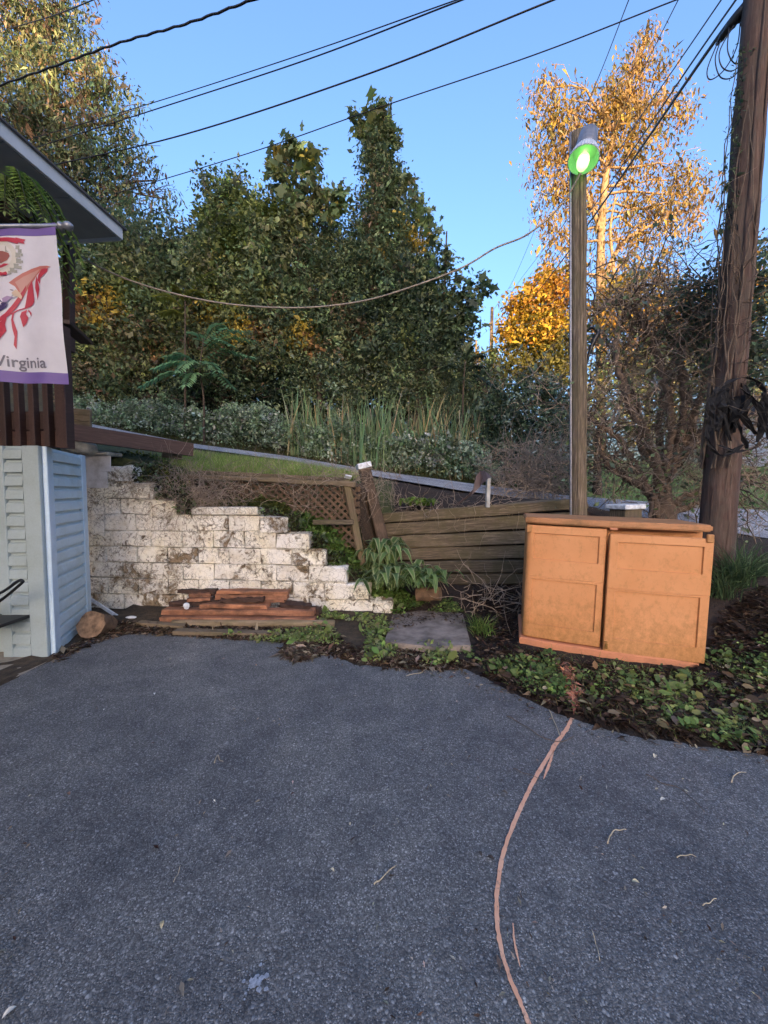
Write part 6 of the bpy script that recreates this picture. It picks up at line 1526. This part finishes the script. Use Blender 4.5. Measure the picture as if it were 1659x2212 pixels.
frond_plant('hanging_fern', 'light green fern hanging under the eave behind the banner', [(20, 470, 3.0), (20, 440, 3.0), (20, 425, 3.0)],
            [((x, y, dd), .9) for x, y, dd in ((100, 440, 2.85), (96, 470, 2.8), (60, 450, 2.7), (30, 400, 3.0), (-10, 420, 2.8), (70, 420, 3.1), (85, 455, 3.0), (40, 470, 2.75), (10, 455, 2.7), (0, 400, 3.0), (-40, 440, 2.8), (168, 620, 3.0), (172, 560, 3.0), (150, 640, 2.9), (165, 520, 3.0), (110, 600, 3.0), (60, 430, 2.9), (92, 430, 3.05))], 22, .075, ((.16, .24, .05), (.12, .20, .04), (.2, .27, .08)), 8, 'fern', .25)
bpy.data.objects['hanging_fern'].location = U(20, 470, 3.0)
# dead vines over lattice and bank
def dead_vines(name, pts, n, L, r, label, seed, mat='twig', bias=(0, -.1, -.25), sp=.12):
    g = np.random.default_rng(seed); c = np.array([tuple(U(*p)) for p in pts]); st = c[g.integers(len(c), size=n)] + g.normal(0, sp, (n, 3)) * np.array([1.4, .6, .6])
    d = nrm(g.normal(size=(n, 3)) + np.array(bias)); P = [st]; step = (L * g.uniform(.4, 1.3, n) / 7)[:, None]
    for k in range(7): d = nrm(d + g.normal(size=(n, 3)) * .35); P.append(P[-1] + d * step)
    V, F = tubes_batch(np.stack(P, 1), r * g.uniform(.5, 1.3, (n, 1)) * np.linspace(1, .4, 8)[None], 3)
    return tag(obj(name, V, F, MT[mat]), label, 'dead vines', kind='stuff')
dead_vines('dead_vines', [(380, 1060, 5.0), (410, 1070, 5.0), (440, 1070, 5.0), (420, 1045, 5.1), (390, 1090, 4.95), (460, 1075, 5.05), (350, 1030, 5.2)], 520, .55, .0035, 'mat of dry brown vines at the left end of the lattice', 1)
dead_vines('dead_vines', [(500, 1030, 5.25), (560, 1032, 5.2), (620, 1035, 5.2), (680, 1038, 5.1), (740, 1030, 5.1), (770, 1030, 5.3), (520, 1060, 5.2), (640, 1070, 5.15)], 260, .6, .0035, 'loose dry vines draped over the lattice rail', 2)
dead_vines('dead_vines', [(790, 1030, 5.6), (800, 1060, 5.6), (830, 1045, 5.7), (850, 1085, 6.0), (900, 1095, 6), (960, 1095, 5.8), (1020, 1095, 5.6), (1080, 1090, 5.5)], 200, .6, .004, 'dry vines tangled around the leaning post and timber wall top', 3)
dead_vines('dead_vines', [(1000, 1280, 4.9), (1060, 1280, 4.8), (1100, 1300, 4.6), (1040, 1320, 4.6)], 60, .7, .006, 'dead sticks lying in the corner beside the cabinet', 4, bias=(.2, 0, .05), sp=.12)
# litter of chips and dry leaves, as a mass
def litter(name, poly, n, size, pal, wts, label, seed, th=-9, f=6, tmpl=LANCE, up=.012):
    g = np.random.default_rng(seed); x, y = scatter_px(poly, n, g); W = G(x, y); W = W[patchy(W, f, g, th, seed)]; N = len(W)
    W[:, 2] += g.uniform(.004, up, N); a = g.normal(size=(N, 3)); a[:, 2] *= .18; nr = np.array([0, 0, 1.]) + g.normal(0, .35, (N, 3))
    V, F, k = leaf_arr(W, a, nr, size * np.exp(g.normal(0, .4, N)), tmpl)
    return tag(obj(name, V, F, MT['leaf'], cols=np.repeat(palette(N, pal, wts, .3, g), k, 0)), label, 'litter', kind='stuff')
CH = ((.045, .028, .018), (.09, .055, .034), (.19, .13, .08), (.36, .28, .19))
litter('mulch_chips', [(1010, 1270), (1125, 1265), (1120, 1400), (1240, 1440), (1520, 1455), (1560, 1330), (1640, 1270), (1700, 1280), (1700, 1640), (1500, 1606), (1300, 1570), (1120, 1500), (1040, 1460), (1020, 1330)], 15000, .05, CH, (5, 3, 1.1, .25), 'dark wood chips covering the bed around the cabinet', 21, up=.03)
litter('leaf_litter', [(190, 1384), (230, 1345), (700, 1345), (760, 1400), (850, 1400), (1040, 1440), (1000, 1450), (850, 1448), (740, 1425), (640, 1408), (600, 1388), (290, 1372)], 9000, .045, CH, (3, 3, 3, 1.3), 'dry leaf litter along the foot of the wall', 22)
litter('leaf_litter', [(110, 1424), (190, 1380), (260, 1340), (300, 1362), (200, 1395), (120, 1435)], 900, .045, CH, (3, 3, 3, 1.2), 'dry leaf litter below the blue siding', 23)
litter('needle_pile', [(608, 1408), (640, 1398), (690, 1402), (685, 1422), (640, 1434), (615, 1424)], 900, .055, ((.10, .07, .045), (.21, .15, .10), (.38, .30, .2)), (2, 3, 1), 'small heap of dry needles on the asphalt', 24, tmpl=LANCE, up=.03)
litter('leaf_litter', [(850, 1322), (1000, 1320), (1010, 1370), (940, 1350), (870, 1375), (835, 1382)], 700, .04, CH, (4, 4, 1, .2), 'dark debris scattered on the stone slab', 25, up=.1)
litter('leaf_litter', [(720, 1420), (860, 1446), (1000, 1448), (1110, 1505), (1300, 1580), (1659, 1640), (1659, 1660), (1300, 1600), (1080, 1520), (980, 1470), (720, 1440)], 700, .03, ((.36, .30, .22), (.2, .14, .09), (.09, .06, .04)), (2, 2, 2), 'crumbs of litter along the driveway edge', 26)
litter('asphalt_crumbs', [(0, 1500), (300, 1390), (700, 1430), (1000, 1460), (1300, 1600), (1659, 1650), (1659, 2212), (0, 2212)], 420, .018, ((.50, .45, .34), (.10, .06, .04), (.34, .27, .18)), (2, 2, 2), 'tiny bits of straw and bark strewn over the asphalt', 27, th=.0)
litter('orange_chips', [(1205, 1445), (1232, 1448), (1246, 1500), (1245, 1535), (1232, 1535), (1222, 1480)], 700, .034, ((.66, .30, .18), (.72, .38, .24), (.45, .2, .12)), (2, 1, 1), 'orange-painted chips where the line meets the mulch', 28, up=.055)
litter('leaf_litter', [(1030, 1440), (1120, 1410), (1500, 1460), (1700, 1400), (1700, 1640), (1500, 1604), (1300, 1568), (1120, 1498)], 420, .05, ((.40, .31, .19), (.24, .15, .08), (.12, .08, .05)), (2, 3, 2), 'dry fallen leaves lying on the weeds of the mulch bed', 31, up=.06, tmpl=OVAL)
x, y = scatter_px([(1030, 1440), (1120, 1400), (1500, 1460), (1700, 1400), (1700, 1640), (1500, 1604), (1300, 1568), (1120, 1498)], 1500, g); W = G(x, y)
tag(blades('grass', W, g.uniform(.04, .11, len(W)), g.normal(0, .7, (len(W), 2)), np.full(len(W), .005), palette(len(W), ((.20, .29, .08), (.40, .34, .17), (.13, .2, .05)), (2, 1, 2), .2, g), MT['leaf'], S=3, rng=g), 'thin grass blades between the weeds of the mulch bed', 'grass', kind='stuff')
# single twigs and leaves that lie on the asphalt
def ground_twig(pts, r, label, mat='twig_pale'):
    r *= .5
    P = smooth_path([P0(x, y, .008) for x, y in pts], 5); P = [p + Vector((0, 0, .004 * math.sin(i))) for i, p in enumerate(P)]
    tag(tube('twig', P, [r, r * .6], MT[mat], None, 5), label, 'twig', 'twigs on the asphalt')
ground_twig([(463, 1648), (470, 1630), (474, 1640), (482, 1646)], .005, 'small pale forked twig on the left asphalt')
ground_twig([(1094, 1546), (1125, 1562), (1160, 1585), (1200, 1602), (1240, 1592)], .006, 'long dark bent stick crossing the orange line', 'twig_dark')
ground_twig([(1186, 1533), (1196, 1555), (1210, 1590)], .006, 'pale stick touching the top of the orange line')
ground_twig([(1108, 1660), (1130, 1668), (1165, 1682)], .004, 'short dark stick left of the faint orange stroke', 'twig_dark')
ground_twig([(1395, 1672), (1430, 1690), (1480, 1710), (1522, 1755)], .005, 'long thin dark stick on the right asphalt', 'twig_dark')
ground_twig([(1312, 1822), (1320, 1800), (1335, 1792), (1352, 1793)], .006, 'curled pale twig right of the orange line')
ground_twig([(1580, 1690), (1588, 1672), (1612, 1668)], .006, 'curled pale twig near the right edge of the asphalt')
ground_twig([(1462, 1852), (1482, 1846), (1504, 1850)], .005, 'knobbly pale twig on the lower right asphalt')
ground_twig([(1518, 1956), (1534, 1948), (1548, 1940)], .004, 'straight straw at the far lower right')
ground_twig([(1278, 2008), (1288, 2040), (1296, 2075)], .003, 'thin split straw on the lower right asphalt')
ground_twig([(808, 1910), (822, 1898), (856, 1868)], .006, 'pale stick left of the orange line curve')
ground_twig([(878, 1460), (908, 1452), (925, 1444)], .005, 'fallen stick just below the stone slab')
ground_twig([(1270, 1470), (1300, 1468), (1330, 1455), (1345, 1448)], .008, 'bent stick under the front of the cabinet')
ground_twig([(375, 1905), (385, 1885), (390, 1868)], .003, 'hair-thin straw on the lower left asphalt')
for i, (x, y, s, c_, lb) in enumerate([(334, 1499, .05, (.75, .80, .72), 'pale paper scrap on the left asphalt'), (225, 1533, .03, (.7, .72, .66), 'tiny white chip on the left asphalt'), (1415, 1634, .075, (.62, .54, .36), 'curled cream leaf near the mulch edge'), (1432, 1728, .06, (.60, .56, .44), 'narrow pale leaf below the long thin stick'), (1373, 1906, .05, (.66, .55, .32), 'yellow leaf sliver right of the orange line'), (718, 1880, .04, (.6, .52, .34), 'yellow leaf sliver on the middle asphalt'), (756, 1780, .03, (.6, .52, .34), 'tiny straw-coloured leaf on the middle asphalt'), (350, 1998, .05, (.55, .45, .25), 'curled yellow leaf on the lower left asphalt'), (20, 2188, .06, (.6, .56, .46), 'cream leaf at the bottom left corner'), (1060, 1855, .06, (.05, .035, .025), 'dark shrivelled leaf right of the orange line curve'), (912, 1622, .04, (.07, .03, .02), 'dark red leaf on the upper middle asphalt'), (330, 1606, .04, (.08, .04, .03), 'dark curled leaf on the upper left asphalt'), (632, 1715, .035, (.07, .03, .02), 'dark brown leaf on the middle left asphalt'), (1090, 1713, .06, (.10, .08, .06), 'brown leaf left of the faint orange stroke'), (148, 1715, .05, (.22, .12, .08), 'brown leaf with stalk on the left asphalt'), (553, 1437, .05, (.45, .26, .15), 'tan leaf on the asphalt below the needle heap'), (1038, 1845, .05, (.06, .05, .04), 'black crumpled leaf close to the orange line')]):
    s *= .55; c = P0(x, y, .006); g = np.random.default_rng(i); th = g.uniform(0, 3.1); K = 7; V = []
    for k in range(K):
        t = k / (K - 1); w = .24 * math.sin(math.pi * t) ** .8 + .01
        for f_ in (-1, 0, 1): V.append((c.x + s * ((t - .5) * math.cos(th) - w * f_ * math.sin(th)), c.y + s * ((t - .5) * math.sin(th) + w * f_ * math.cos(th)), .007 + s * (.22 * abs(f_) * w * 3 + .12 * math.sin(t * 3.1))))
    o = obj('fallen_leaf', V, [[k * 3 + q, k * 3 + q + 1, (k + 1) * 3 + q + 1, (k + 1) * 3 + q] for k in range(K - 1) for q in (0, 1)], plain('dry_leaf', c_, .8, var=.3, scale=60, bmp=0), smooth=True)
    tag(o, lb, 'leaf', 'fallen leaves and scraps on the asphalt')

# white splash on the asphalt
g = np.random.default_rng(3); c = P0(551, 2122, .004); V = []; F = []
for k in range(46):
    r = abs(g.normal(0, .018)); th = g.uniform(0, 6.28); cx_, cy_ = c.x + r * math.cos(th), c.y + 1.25 * r * math.sin(th); s = .0042 * math.exp(g.normal(0, .5)); n0 = len(V)
    for a_ in range(7): V.append((cx_ + s * math.cos(a_ * .9) * g.uniform(.7, 1.3), cy_ + s * math.sin(a_ * .9) * g.uniform(.7, 1.3), .0042 + .00004 * k))
    F.append([n0 + a_ for a_ in range(7)])
tag(obj('paint_splash', V, F, plain('pale_splash', (.30, .33, .37), .8, var=.5, scale=90, bmp=0)), 'pale whitish splash mark near the bottom of the asphalt', 'splash')
